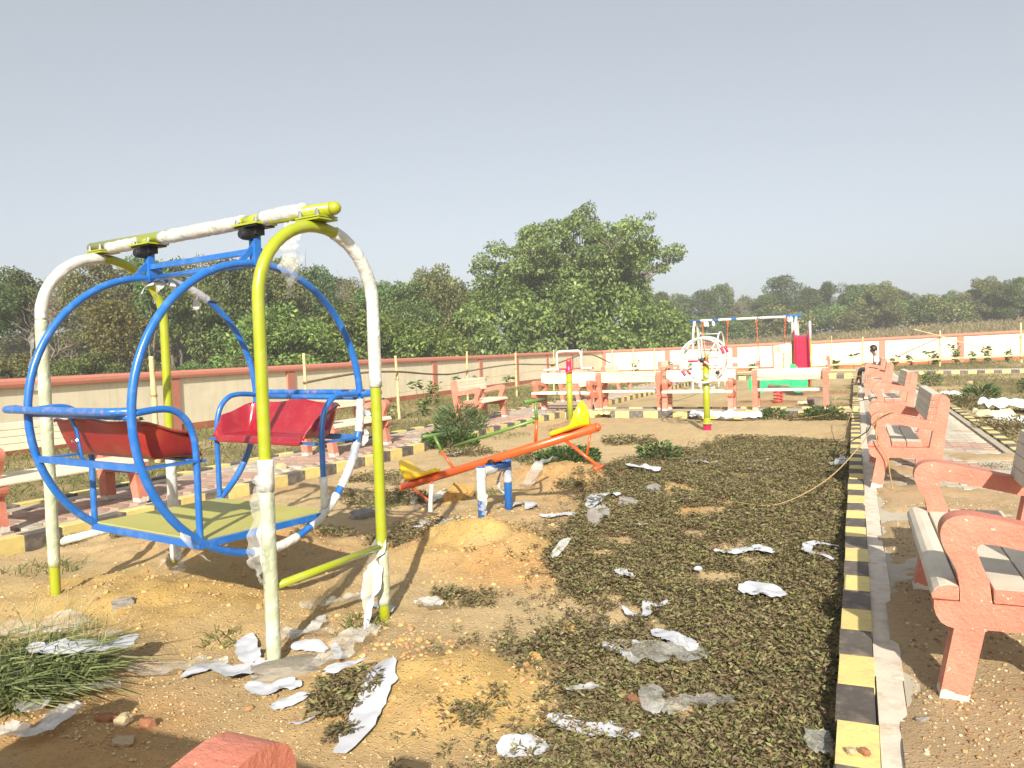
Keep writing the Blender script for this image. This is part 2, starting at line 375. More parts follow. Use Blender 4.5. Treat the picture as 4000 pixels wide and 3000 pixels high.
def on_path(x, y):
    return (-.09 < x < 1.78 and 0 < y < 40) or (-7.42 < x < -5.94 and 1 < y < 38) or (16.08 < y < 17.32 and -6 < x < 0) or (35.5 < y < 37.3 and -8 < x < 12)
def gz(x, y):
    z = base_z(x, y)
    for mx_, my, rx, ry, h, _ in MOUNDS:
        d = ((x-mx_)/rx)**2+((y-my)/ry)**2
        if d < 9: z += h*math.exp(-d*1.1)*(1+.45*fn(x, y, 5, 3)+.25*fn(x, y, 12, 6))
    if on_path(x, y): return z-.04
    a = 1.0 if y < 20 else .6
    z += a*(.022*fn(x, y, 1.1)+.018*fn(x, y, 4.3, 7)+.013*fn(x, y, 12, 2)+.006*fn(x, y, 27, 9))
    return z
def gcol(x, y):
    n1 = fn(x, y, .8, 11); n2 = fn(x, y, 3.1, 5); n3 = fn(x, y, 9., 8)
    c = Vector((.49, .365, .20))+Vector((.05, .035, .015))*n1+Vector((.03, .02, .01))*n2
    k = sm(.05, .5, fn(x, y, .55, 21)+.3*n2); c = c.lerp(Vector((.43, .28, .145)), k*.5)
    for mx_, my, rx, ry, h, t_ in MOUNDS:
        d = ((x-mx_)/rx)**2+((y-my)/ry)**2
        if d < 6: c = c.lerp(Vector(TINT[t_]), min(.85, 1.05*math.exp(-d*.75)*(1+.6*n2+.5*n3)))
    g = 0.
    if x > 1.7: g = .85*sm(-.45, .2, fn(x, y, .35, 31)+.35*n2)
    if x < -7.3 and y < 50: g = .8*sm(-.6, .1, n1+.4*n2)
    if y > 17.4 and -6 < x < 0: g = .4*sm(.1, .5, n1+.4*n2)
    if y > 51 or x < -17: g = .95
    gc = Vector((.155, .135, .05))+Vector((.06, .04, .015))*n2+Vector((-.02, .02, 0))*n1
    if y > 51: gc = Vector((.20, .165, .075))+Vector((.05, .04, .02))*n1
    c = c.lerp(gc, g)
    return c*(1+.12*n3)
def axis(lo, a, b, hi, st, gr):
    v = [a]
    while v[-1] < b: v.append(v[-1]+st)
    d = st
    while v[-1] < hi: d *= gr; v.append(v[-1]+d)
    d = st; u = [a]
    while u[-1] > lo: d *= gr; u.append(u[-1]-d)
    return u[:0:-1]+v
XS = axis(-420, -5.6, .0, 420, .05, 1.075); YS = axis(-60, 1.6, 7.5, 900, .05, 1.035)
nx, ny = len(XS), len(YS)
V = [(x, y, gz(x, y)) for y in YS for x in XS]
F = [(j*nx+i, j*nx+i+1, (j+1)*nx+i+1, (j+1)*nx+i) for j in range(ny-1) for i in range(nx-1)]
me = bpy.data.meshes.new('ground'); me.from_pydata(V, [], F)
at = me.color_attributes.new('Col', 'FLOAT_COLOR', 'POINT')
cc = np.ones((len(V), 4), 'f')
for i, v in enumerate(V): cc[i, :3] = gcol(v[0], v[1])
at.data.foreach_set('color', cc.ravel()); me.polygons.foreach_set('use_smooth', [True]*len(F))
mt, t, b = nodes('soil')
tc = N(t, 'ShaderNodeTexCoord'); co = tc.outputs['Object']
a_ = N(t, 'ShaderNodeAttribute', attribute_name='Col')
g1 = N(t, 'ShaderNodeTexNoise', Scale=26., Detail=8., Roughness=.72); t.links.new(co, g1.inputs['Vector'])
c = mixc(t, 1., a_.outputs['Color'], ramp(t, g1.outputs[0], [(.25, (.70, .68, .64, 1)), (.5, (1, 1, 1, 1)), (.8, (1.0, 1.0, 1.0, 1))]), 'MULTIPLY')
v1 = N(t, 'ShaderNodeTexVoronoi', Scale=55.); t.links.new(co, v1.inputs['Vector'])
fz = ramp(t, v1.outputs['Distance'], [(.12, (.55, .55, .55, 1)), (.30, (0, 0, 0, 1))])
c = mixc(t, fz, c, ramp(t, v1.outputs['Color'], [(.1, (.30, .19, .10, 1)), (.5, (.47, .35, .20, 1)), (.9, (.56, .45, .29, 1))]))
t.links.new(c, b.inputs['Base Color']); b.inputs['Roughness'].default_value = .95; b.inputs['Specular IOR Level'].default_value = .2
g2 = N(t, 'ShaderNodeTexNoise', Scale=60., Detail=8., Roughness=.75); t.links.new(co, g2.inputs['Vector'])
ad = N(t, 'ShaderNodeMath', operation='ADD'); t.links.new(g2.outputs[0], ad.inputs[0]); t.links.new(fz, ad.inputs[1])
bm = N(t, 'ShaderNodeBump', Strength=.8, Distance=.014); t.links.new(ad.outputs[0], bm.inputs['Height']); t.links.new(bm.outputs[0], b.inputs['Normal'])
me.materials.append(mt); me.update()
tag(link('ground', me), kind='structure')

# ================================================================= paths, kerbs, pavers
PZ = .10
def paver_mesh(name, mat):
    L_, W_, d = .222, .1085, .012
    top = [(-.5*L_, .5*W_), (-.25*L_, .5*W_+d), (.25*L_, .5*W_-d), (.5*L_, .5*W_)]
    out = top+[(x, y-W_) for x, y in top[::-1]]
    mb = MB(); mb.prism([[(x*.975, y*.955) for x, y in out]], lambda a, b_, t_: (a, b_, t_), -.03, 0.)
    return mb.mesh(name, mat)
PV = [paver_mesh('paver', 'paver_grey'), paver_mesh('paver', 'paver_red')]
def kerb_mesh(mat):
    mb = MB(); w_, l_ = .128, .302
    mb.box((0, 0, .012), (w_, l_, .225)); return mb.mesh('kerb_block', mat)
KB = [kerb_mesh('kerb_yellow'), kerb_mesh('kerb_black')]
kcount = 0
def kerb_line(parent, p0, p1, skip=()):
    global kcount
    a, b_ = Vector(p0), Vector(p1); n = int((b_-a).length/.306); d = (b_-a).normalized(); rz = math.atan2(d.y, d.x)-math.pi/2
    for i in range(n):
        q = a+d*(.153+i*.306)
        if any(s0 < i*.306 < s1 for s0, s1 in skip): continue
        o = bpy.data.objects.new('kerb_block', KB[i % 2]); COL.objects.link(o); o.parent = parent
        o.location = (q.x+random.uniform(-.004, .004), q.y, base_z(q.x, q.y)+random.uniform(-.004, .004)); o.rotation_euler = (random.uniform(-.01, .01), random.uniform(-.012, .012), rz+random.uniform(-.008, .008))
        if i % 7 == 3: o.modifiers.new('b', 'BEVEL').width = .008
        kcount += 1
def pave(parent, x0, x1, y0, y1, near0, near1, redfn, nmax=300, ref=None, along=True):
    """pavers in running bond; the nearest rows one by one, the rest joined"""
    L_, W_ = .222, .1085; far = [MB(), MB()]; cnt = 0
    rows = int((y1-y0)/W_)
    for j in range(rows):
        y = y0+(j+.5)*W_; off = (j % 2)*L_*.5
        for i in range(int((x1-x0)/L_)):
            x = x0+(i+.5)*L_+off*.9
            if x+L_/2 > x1+.02: continue
            k = 1 if redfn(x, y) > 0 else 0
            z = PZ+random.uniform(-.003, .002)+.006*fn(x, y, 1.5, 4)
            if near0 < y < near1 and cnt < nmax:
                o = bpy.data.objects.new('paver', PV[k]); COL.objects.link(o); o.parent = parent; o.location = (x, y, z)
                o.rotation_euler = (random.uniform(-.012, .012), random.uniform(-.012, .012), random.uniform(-.01, .01)); cnt += 1
            else:
                me_ = PV[k]; far[k].add([(q.co.x+x, q.co.y+y, q.co.z+z) for q in me_.vertices], [tuple(p.vertices) for p in me_.polygons])
    for k in (0, 1):
        if far[k].f:
            me_ = bpy.data.meshes.new('far_pavers'); me_.from_pydata(far[k].v, [], far[k].f); me_.materials.append(M[('paver_grey', 'paver_red')[k]])
            tag(link('far_pavers', me_, parent), kind='stuff')
def slab(name, x0, x1, y0, y1, zt=.072):
    mb = MB(); mb.box(((x0+x1)/2, (y0+y1)/2, zt/2-.06), (x1-x0, y1-y0, zt+.12)); return tag(mb.build(name, 'concrete'), kind='structure')
rp = slab('paved_path', .05, 1.65, 1.2, 39.0)
kerb_line(rp, (-.015, 1.3), (-.015, 35.4), skip=[(14.7, 15.8)]); kerb_line(rp, (1.715, 1.3), (1.715, 38.6))
mb = MB()
for i in range(36):
    y = 1.3+i*1.0
    mb.box((.100+random.uniform(-.003, .003), y+.5, .045), (.095+random.uniform(-.008, .008), .998, .125))
tag(mb.build('edging_strip', 'white_line', rp), 'dusty white painted strip beside the kerb')
mb = MB(); mb.box((.275, 9, .04), (.25, 15, .121)); mb.box((1.60, 20, .04), (.09, 37, .121)); mb.build('concrete_border', 'concrete', rp)
pave(rp, .40, 1.55, 3.0, 38.5, 4.6, 12, lambda x, y: fn(x, y, .9, 2)-.30+(.25 if 9 < y < 13 else 0))
lp = slab('paved_path', -7.33, -6.02, 1.0, 36.0)
tag(lp, 'paved path')
kerb_line(lp, (-5.97, 1.2), (-5.97, 35.4), skip=[(14.8, 16.1)]); kerb_line(lp, (-7.39, 1.2), (-7.39, 35.4))
mb = MB(); mb.box((-6.12, 18, .04), (.17, 34, .121)); mb.box((-7.24, 18, .04), (.17, 34, .121)); mb.build('concrete_border', 'concrete', lp)
pave(lp, -7.15, -6.20, 1.4, 35.5, 4.0, 14, lambda x, y: .18+fn(x, y, 1.1, 9))
for k in list(lp.keys()):
    if k == 'label': del lp[k]
np_ = slab('cross_path', -5.9, -.09, -.3, 1.2, .098)
cp = slab('cross_path', -5.90, -.09, 16.20, 17.2, .098)
kerb_line(cp, (-.12, 16.14), (-5.88, 16.14)); kerb_line(cp, (-.12, 17.27), (-5.88, 17.27))
fp = slab('cross_path', -5.9, -.1, 35.7, 37.2, .095); kerb_line(fp, (-.15, 35.62), (-5.88, 35.62)); kerb_line(fp, (-.15, 37.26), (-5.88, 37.26))
mb = MB(); fr = []
for i in range(13):
    x = 1.85+i*1.2; fr.append([(x, 37.7, base_z(x, 38)+.09), (x, 39.2, base_z(x, 38)+.09)])
mb.grid(fr); fq = tag(mb.build('cross_path', 'concrete', thick=.1), kind='structure')
kerb_line(fq, (1.85, 37.62), (16, 37.62))
# wind-blown soil lying over the paving near the camera
def drift_z(x, y):
    k = fn(x, y, 1.3, 14)+.45*fn(x, y, 5, 3)+.35*fn(x, y, 14, 5)+.62*(1-sm(3.3, 6.2, y))+.25*(1-sm(.2, .9, x))-.9*(1-sm(.12, .24, x+.05*fn(x, y, 7, 2)))
    return PZ-.012+.032*sm(-.35, .5, k)+.004*fn(x, y, 18)
rows = [[(x, 1.3+j*.06, drift_z(x, 1.3+j*.06)) for x in [.12+i*.035 for i in range(44)]] for j in range(150)]
mb = MB(); mb.grid(rows); o = mb.build('soil_drift', 'plank_cream', smooth=True); o.data.materials.clear(); o.data.materials.append(M['soil'])
at = o.data.color_attributes.new('Col', 'FLOAT_COLOR', 'POINT')
cc = np.ones((len(o.data.vertices), 4), 'f')
for i, v in enumerate(o.data.vertices): cc[i, :3] = Vector((.45, .325, .185))*(1+.15*fn(v.co.x, v.co.y, 2, 3))
at.data.foreach_set('color', cc.ravel()); tag(o, kind='stuff')

# ================================================================= boundary walls
def wall(name, label, a, b_, segs, pil, hfn, pz=.10):
    """a to b along the ground; segs: list of (start, end, top height); pil: distances of pilasters"""
    a, b_ = Vector(a), Vector(b_); d = (b_-a); Ln = d.length; d.normalize(); n = Vector((d.y, -d.x, 0)); rz = math.atan2(d.y, d.x)
    root = thing(name, label, 'wall', (a.x, a.y, 0), rz)
    edges = sorted(pil)
    for s0, s1, h0, h1 in segs:
        zt = lambda s: h0+(h1-h0)*(s-s0)/(s1-s0)
        # panels between pilasters
        cuts = [s0]+[p for p in edges if s0 < p < s1]+[s1]
        for p, q in zip(cuts[:-1], cuts[1:]):
            z0, z1 = hfn(a+d*p), hfn(a+d*q)
            mb = MB(); vs = []
            for yy in (-.115, .0):
                vs += [(p, yy, z0-.2), (q, yy, z1-.2), (q, yy, zt(q)-.10), (p, yy, zt(p)-.10)]
            mb.add(vs, [(0, 1, 2, 3), (7, 6, 5, 4), (0, 4, 5, 1), (1, 5, 6, 2), (2, 6, 7, 3), (3, 7, 4, 0)]); mb.build('panel', 'wall_cream', root)
            mb = MB(); vs = []
            for yy in (-.13, .012):
                vs += [(p, yy, z0-.2), (q, yy, z1-.2), (q, yy, z1+pz+.06), (p, yy, z0+pz+.06)]
            mb.add(vs, [(0, 1, 2, 3), (7, 6, 5, 4), (0, 4, 5, 1), (1, 5, 6, 2), (2, 6, 7, 3), (3, 7, 4, 0)]); mb.build('plinth', 'wall_plinth', root)
        # rounded coping, in lengths
        k = max(1, int((s1-s0)/6))
        for i in range(k):
            p, q = s0+(s1-s0)*i/k, s0+(s1-s0)*(i+1)/k
            prof = [(-.19, -.155), (-.20, -.10), (-.185, -.045), (-.13, -.01), (-.055, 0), (.02, -.01), (.075, -.045), (.09, -.10), (.08, -.155)]
            mb = MB(); rows = []
            for j in range(7):
                s = p+(q-p)*j/6; wob = .008*fn(s, 0, .9, 3)
                rows.append([(s, y_, zt(s)+z_+wob) for y_, z_ in prof])
            mb.grid(rows, closed=True); kk = len(prof); mb.f += [tuple(range(kk)), tuple(range(6*kk, 7*kk))]; mb.m += [0, 0]
            mb.build('coping', 'wall_coral', root, smooth=False)
        for p in edges:
            if s0 <= p < s1:
                wd = .62 if p == 0 and name else .30
                z0 = hfn(a+d*p); mb = MB(); mb.box((p+.16, -.057, (z0-.2+zt(p)-.105)/2), (.31, .215, zt(p)-.105-z0+.2)); mb.build('pilaster', 'wall_coral', root)
    return root
LW0, LW1 = (-15.5, 50.0, 0), (-11.6, -14.0, 0)           # corner -> towards and past the left edge of view
dl = (Vector(LW1)-Vector(LW0)).length
def at_y(y): return (50-y)/64*dl
wall('boundary_wall', 'cream side wall with dark coral rounded coping and stepped top, left of the playground', LW1, LW0,
     [(0, dl-at_y(19.2), 1.14, 1.34), (dl-at_y(19.2), dl-at_y(33), 1.40, 1.43), (dl-at_y(33), dl, 1.46, 1.50)],
     [dl-at_y(y) for y in (-5, -.6, 3.6, 7.8, 11.9, 15.9, 20.1, 24.3, 28.6, 33.0, 37.6, 42.3)], lambda p: 0.)
wall('boundary_wall', 'bright cream end wall with coral coping, far behind the swing frame', (-15.5, 50, 0), (40, 50, 0),
     [(0, 14, 1.50, 1.66), (14, 24, 1.66, 1.86), (24, 55, 1.86, 2.1)], [.05, 4.3, 8.5, 12.65, 16.75, 20.7, 24.7, 28.8, 33, 37], lambda p: base_z(p.x, 49.5))
# ================================================================= benches
def bench_parts():
    cx = .42
    out = [(.104, 0), (.196, 0), (.251, .272), (.262, .280), (.545, .280), (.556, .270), (.548, 0), (.640, 0), (.671, .25), (.689, .40), (.716, .607), (.735, .75), (.733, .79), (.716, .817), (.690, .832), (.662, .833),
           (.617, .606), (.55, .615), (.476, .630), (.39, .650), (.308, .667), (.27, .674), (.24, .679), (.21, .682), (.185, .681), (.165, .677), (.147, .669), (.133, .658), (.123, .643), (.117, .625), (.116, .605), (.120, .582), (.128, .560), (.139, .538), (.150, .517), (.160, .496), (.168, .473), (.173, .445), (.175, .41), (.175, .373),
           (.094, .371), (.093, .345), (.100, .318), (.115, .293), (.135, .281), (.156, .276)]
    a0, a1 = out.index((.617, .606)), out.index((.175, .373)); arm = out[a0:a1+1]
    for _ in range(2):
        arm = [arm[0]]+[q_ for u_, v_ in zip(arm[:-1], arm[1:]) for q_ in ((u_[0]*.75+v_[0]*.25, u_[1]*.75+v_[1]*.25), (u_[0]*.25+v_[0]*.75, u_[1]*.25+v_[1]*.75))]+[arm[-1]]
    out = out[:a0]+arm+out[a1+1:]
    hole = [(.274, .373), (.266, .451), (.241, .518), (.229, .556), (.231, .574), (.245, .584), (.29, .581), (.39, .564), (.492, .544), (.603, .522), (.575, .373)]
    sf = MB(); sf.prism([out, hole], lambda a, b_, t_: (t_, cx-a, b_), -.0525, .0525)
    frame = sf.mesh('side_frame', 'coral_concrete')
    def plank(pts, hl, mats):
        mb = MB(); mb.prism([pts], lambda a, b_, t_: (t_, cx-a, b_), -hl, hl)
        nt_ = (len(mb.f)-len(pts)); mb.m = [1]*nt_+[0]*len(pts)
        return mb.mesh('plank', mats)
    def box4(x0, x1, z0, z1): return [(x0, z0), (x1, z0), (x1, z1), (x0, z1)]
    front = [(.172, .375), (.172, .428), (.135, .430), (.112, .424), (.094, .408), (.086, .390), (.088, .375)]
    res = {}
    for key, pm in (('cream', 'plank_cream'), ('grey', 'plank_grey')):
        seat = [plank(front, .7305, [pm, 'coral_concrete']), plank(box4(.181, .270, .376, .428), .625, [pm, pm]),
                plank(box4(.279, .394, .3755, .427), .731, [pm, 'coral_concrete']), plank(box4(.400, .515, .376, .428), .7295, [pm, 'coral_concrete'])]
        back = []
        for i in range(4):
            z0 = .606+i*.0605; z1 = z0+.0575; e = lambda z: .6205+(z-.606)*.19; T = .068
            back.append(plank([(e(z0)-T, z0-.004), (e(z0)-.003, z0), (e(z1)-.003, z1), (e(z1)-T, z1-.004)], (.7305, .7295, .731, .730)[i], [pm, 'coral_concrete']))
        res[key] = (seat, back)
    return frame, res
B_FRAME, B_PL = bench_parts()
def bench(loc, rz, label, key='cream', group=None):
    r = thing('park_bench', label, 'bench', loc, rz, group)
    for sx in (-.68, .68):
        o = link('side_frame', B_FRAME, r, bevel=.009); o.location = (sx, 0, 0)
    for me_ in B_PL[key][0]: link('seat_plank', me_, r, bevel=.004)
    for me_ in B_PL[key][1]: link('back_plank', me_, r, bevel=.004)
    return r
HP = math.pi/2
RB = [((.57, 3.86), 0.0, 'large coral and grey bench nearest the camera, cut by the right picture edge'),
      ((.42, 8.36), .0, 'coral bench with a yellow rope knotted round its front arm'),
      ((.53, 14.15), .02, 'coral bench with grey planks, third along the kerb on the right'),
      ((.50, 20.8), -.02, 'small coral bench just in front of the seated person'),
      ((.54, 26.6), .0, 'coral bench on which the person sits')]
for (x, y), dr, lab in RB: bench((x, y, PZ+.003), HP+dr, lab, 'grey', 'benches along the right path')
LB = [((-6.60, 4.72), .0, 'cream bench behind the far ring of the gondola swing, cut by left edge'),
      ((-6.78, 9.35), .02, 'cream bench behind the lime front arch of the gondola swing'),
      ((-6.98, 14.2), .07, 'whole cream slatted bench standing left of the seesaw, in front of bamboo posts'),
      ((-7.02, 20.35), .0, 'bench half hidden behind the leftmost bench of the cross path row'),
      ((-7.02, 24.3), .0, 'distant bench showing above the second bench of the cross path row'),
      ((-6.95, 31.6), .03, 'small distant bench just left of the exercise wheel, before the end wall')]
for (x, y), dr, lab in LB: bench((x, y, PZ+.003), -HP+dr, lab, 'cream', 'benches along the left path')
TB = [((-6.02, 16.70), math.pi-.12, 'white backed bench behind the magenta-capped pole, facing the camera'),
      ((-4.59, 17.0), .0, 'second bench of the cross path row, seen from behind with flat cream back'),
      ((-3.05, 16.75), math.pi, 'white bench directly behind the exercise wheel'),
      ((-1.24, 17.0), .01, 'cream bench seen from behind with the green spring rider beyond it')]
for (x, y), rz, lab in TB: bench((x, y, PZ+.003), rz, lab, 'cream', 'benches in a row on the cross path')
bench((-4.7, 36.5, PZ), math.pi, 'far cream bench under the swing chains', 'cream', 'far benches')
bench((-1.75, 36.5, PZ), .0, 'far bench half hidden behind the red slide', 'cream', 'far benches')
bench((-1.585, .70, PZ+.02), .0, 'bench arm poking in at the bottom edge of the picture', 'cream')

# ================================================================= ribbons of packing material
def ribbon(name, pts, width, mat, label=None, cat=None, parent=None, wr=.5, lift=.012, seed=0, torn=.25, on_ground=True, na=7, group=None, per=4, puff=0.):
    """a crumpled strip that follows pts; torn sides, creases, ends frayed"""
    rnd = random.Random(seed*7+len(pts)); P = smooth_path([(p[0], p[1], p[2] if len(p) > 2 else 0) for p in pts], per*2)
    rows = []; k = len(P); org = Vector((0, 0, 0)) if parent else Vector((P[k//2].x, P[k//2].y, gz(P[k//2].x, P[k//2].y) if on_ground else P[k//2].z))
    ph = rnd.uniform(0, 50)
    for i in range(k):
        d = (P[min(i+1, k-1)]-P[max(i-1, 0)]); d = d.normalized() if d.length > 1e-5 else Vector((1, 0, 0))
        s = Vector((0, 0, 1)).cross(d); s = s.normalized() if s.length > .2 else Vector((1, 0, 0))
        nrm = d.cross(s); tw = wr*1.3*noise.noise(Vector((i*.21, ph, 1)))
        e = min(1, .35+i/k*3, .35+(k-1-i)/k*3); row = []
        for j in range(na):
            u = (j/(na-1)-.5)*2; wj = width*.5*e*(1+torn*noise.noise(Vector((i*.55, ph+(7 if u > 0 else 3), 0)))*abs(u))
            off = s*(u*wj*math.cos(tw))+nrm*(u*wj*math.sin(tw))
            q = P[i]+off
            bump = (.5+.5*noise.noise(Vector((i*.42, u*1.6+ph, 5))))*wr*width*.55+(.5+.5*noise.noise(Vector((i*.9, u*4+ph, 9))))*wr*width*.18
            if on_ground: q.z = gz(q.x, q.y)+lift+bump+abs(u*wj*math.sin(tw))*.7+P[i].z+puff*(1-u*u)
            else: q += nrm*(bump-.3*wr*width)
            row.append(q-org)
        rows.append(row)
    mb = MB(); mb.grid(rows); o = mb.build(name, mat, parent, smooth=True)
    if not parent: o.location = org
    return tag(o, label, cat, group)

# ================================================================= gondola swing in the foreground
sw = thing('gondola_swing', 'gondola swing with lime arches, blue rings and two red bucket seats', 'swing', (-2.40, 3.14, 0), R(169.7))
SX = 1.945
def arch_pts(x, zt=2.055, hw=.365, z0=-.06):
    pts = [(x, hw, z0+i*(zt-hw-z0)/12) for i in range(13)]
    pts += [(x, hw*math.cos(a), zt-hw+hw*math.sin(a)) for a in [math.pi*i/20 for i in range(1, 20)]]
    pts += [(x, -hw, zt-hw-i*(zt-hw-z0)/12) for i in range(13)]
    return pts
A1 = arch_pts(0); A2 = arch_pts(SX, 2.085, .39)
ARCH = [MB().tube(A_, .0285, 16).build('arch', 'lime_green', sw, smooth=True) for A_ in (A1, A2)]
def sub(A_, i, j): return A_[i:j+1]
def wrapon(pts, r, mat='wrap_white', jit=.03, per=3, name='plastic_wrap', lab=None, par=None):
    P = smooth_path(pts, per); MB_ = MB()
    rr = [r*(1+.05*noise.noise(Vector((i*.35, r*90, len(P)*.1)))) for i in range(len(P))]
    MB_.tube(P, rr, 14, jit=jit); return tag(MB_.build(name, mat, par or sw, smooth=True), lab)
# local +y points at the camera side: index 0 = camera-side leg (y=+hw)
wrapon(sub(A1, 0, 6), .033, 'wrap_green', par=ARCH[0]); wrapon(sub(A1, 6, 7), .036, 'wrap_white', par=ARCH[0])           # near leg, lower half
wrapon(sub(A1, 24, 35), .034, 'wrap_white', par=ARCH[0]); wrapon(sub(A1, 41, 43), .033, 'wrap_green', par=ARCH[0])       # far leg: bend, then foot
wrapon(sub(A2, 2, 12), .034, 'wrap_green', par=ARCH[1]); wrapon(sub(A2, 12, 22), .034, 'wrap_white', par=ARCH[1])        # far arch, left leg to the top
wrapon(sub(A2, 37, 43), .034, 'wrap_white', par=ARCH[1])
for x, mat, r in ((0, 'lime_green', .019), (SX, 'wrap_white', .024)):
    MB().tube([(x, .365, .37), (x, -.365, .40)], r, 12).build('cross_bar', mat, sw, smooth=True)
# top beam with end caps, clamp plates and bolts
BZ = 2.135
beam_ = MB().tube([(-.13, 0, BZ-.005), (SX+.13, 0, BZ+.03)], .032, 16).build('top_beam', 'lime_green', sw, smooth=True)
MB().lathe([(.001, -.03), (.018, -.026), (.028, -.014), (.033, 0), (.033, .012)], 16, (-.13, 0, BZ-.005), Matrix.Rotation(HP, 3, 'Y')).build('end_cap', 'lime_green', beam_, smooth=True)
for a, b_ in ((.08, .40), (.55, 1.30), (1.52, SX-.08)):
    n_ = max(6, int((b_-a)/.03)); wrapon([(a+(b_-a)*i/n_, 0, BZ+.01) for i in range(n_+1)], .039, 'wrap_white', .06, 1, par=beam_)
for x, top in ((0, 2.084), (SX, 2.118)):
    for dz in (.0, .012):
        cpl = MB().box((x, 0, top+dz), (.17, .12, .008)).build('clamp_plate', 'lime_green', sw)
    for bx in (-.06, .06):
        for by in (-.05, .05):
            bo = MB().lathe([(.008, 0), (.008, .035), (.005, .04)], 6, (x+bx, by, top+.01)); bo.lathe([(.012, 0), (.012, .012)], 6, (x+bx, by, top+.016)); bo.build('bolt', 'bolt_steel', cpl)
RXS = (.47, 1.44); RC, RY, RZ_ = 1.165, .715, .755
def ring_pt(x, deg): return (x, RY*math.cos(R(deg)), RC+RZ_*math.sin(R(deg)))
RINGS = {}
for x in RXS:
    RINGS[x] = MB().tube([ring_pt(x, a) for a in range(0, 360, 5)], .0205, 14, closed=True).build('ring', 'blue_paint', sw, smooth=True)
    # hanger, bearing and braces
    hb = MB(); hb.box((x, 0, 2.00), (.045, .045, .19)); hb = hb.build('hanger_post', 'blue_paint', sw, bevel=.003)
    for s in (-1, 1): MB().bar((x, s*.10, RC+RZ_-.005), (x, s*.018, 2.0), .012, .03).build('gusset', 'blue_paint', hb)
    br = MB(); br.box((x, 0, BZ-.029), (.18, .12, .008)); br.lathe([(.022, -.05), (.029, -.03), (.029, .03), (.022, .05)], 18, (x, .04, BZ-.070), Matrix.Rotation(HP, 3, 'X'))
    br.box((x, 0, BZ-.050), (.09, .06, .04)); br.build('bearing', 'dark_steel', sw, bevel=.002)
    cpl = MB().box((x, 0, BZ-.018), (.20, .135, .01)).build('clamp_plate', 'lime_green', sw)
    sd = MB(); sd.tube([(x-.06, 0, BZ+.004), (x+.06, 0, BZ+.004)], .0345, 16); sd.build('clamp_sleeve', 'lime_green', sw, smooth=True)
    for bx in (-.075, .075):
        for by in (-.05, .05): MB().lathe([(.011, 0), (.011, .014), (.006, .03)], 6, (x+bx, by, BZ-.016)).build('bolt', 'bolt_steel', cpl)
MB().bar((RXS[0], 0, 1.985), (RXS[1], 0, 1.985), .03, .03).build('top_bar', 'blue_paint', sw, bevel=.002)
MB().tube([(RXS[0], 0, RC+RZ_), (RXS[1], 0, RC+RZ_)], .018, 12).build('top_rail', 'blue_paint', sw, smooth=True)
# platform
PZf = .535; PY = .40
MB().box(((RXS[0]+RXS[1])/2, 0, PZf+.006), (RXS[1]-RXS[0]-.02, 2*PY-.01, .012)).build('footboard', 'platform_paint', sw)
for s in (-1, 1): MB().bar((RXS[0]-.01, s*PY, PZf-.012), (RXS[1]+.01, s*PY, PZf-.012), .03, .035).build('platform_edge', 'blue_paint', sw)
for x in RXS: MB().bar((x, -PY, PZf-.012), (x, PY, PZf-.012), .03, .034).build('platform_edge', 'blue_paint', sw)
SZ = .935
def seat_shell(name, ysign, mat_in):
    """moulded double tub between the rings: flat pan, walls rising round back and ends, rolled rim; ysign +1 = end nearest the camera"""
    x0, x1 = RXS[0]+.05, RXS[1]-.05; xc, hw = (x0+x1)/2, (x1-x0)/2; D_ = .315
    us = [-1.035, -1.02]+[math.copysign(1-(1-abs(i/18-1))**2, i-18) for i in range(37)]+[1.02, 1.035]
    vs_ = [-.05, -.025, 0]+[math.sin(math.pi/2*i/16) for i in range(1, 17)]+[1.03, 1.055]
    rows = []
    for u in us:
        row = []; au = min(abs(u), 1); 
        for v in vs_:
            tb = min(max(v, 0), 1); tq = min((tb**5+au**6)**.2, 1.0)
            hb = .195*(1-.06*sm(.5, 1, au)+.05*math.cos(u*math.pi*2)); hs_ = (.125+.05*sm(.2, .95, tb))*(.30+.70*sm(0, .22, tb))
            wB, wS = tb**6+1e-4, au**8; rim = (hb*wB+hs_*wS)/(wB+wS)
            qb = max(0, (tb-.66)/.34); qs = max(0, (au-.88)/.12); q = min(1, (qb**4+qs**4)**.25); z = rim*q**1.25
            y = D_*tb+.012*(z/.2)*tb**3; x = u*hw*(1-.03*(1-z/.2)*sm(.8, 1, au))
            cr = tb**4*au**4; x *= 1-.10*cr; y -= .06*cr; fr_ = (1-tb)**6*au**6; x *= 1-.05*fr_
            if v > 1: y += .016*(v-1)/.055; z += .003-.010*(v-1)/.055
            if abs(u) > 1: z += .003-.012*(abs(u)-1)/.035
            if v < 0: y += v*.4; z += v*.75
            z += -.010*math.cos(min(au, 1)*math.pi)*(1-tb)*0
            row.append((xc+x, ysign*(.345+y), SZ+.022+z))
        rows.append(row)
    mb = MB(); mb.grid(rows); return mb.build(name, mat_in, sw, smooth=True, thick=.008)
s1 = seat_shell('bucket_seat', 1, 'red_back'); tag(s1, 'red bucket seat seen from its faded back')
s2 = seat_shell('bucket_seat', -1, 'red_plastic'); tag(s2, 'glossy red bucket seat facing the camera')
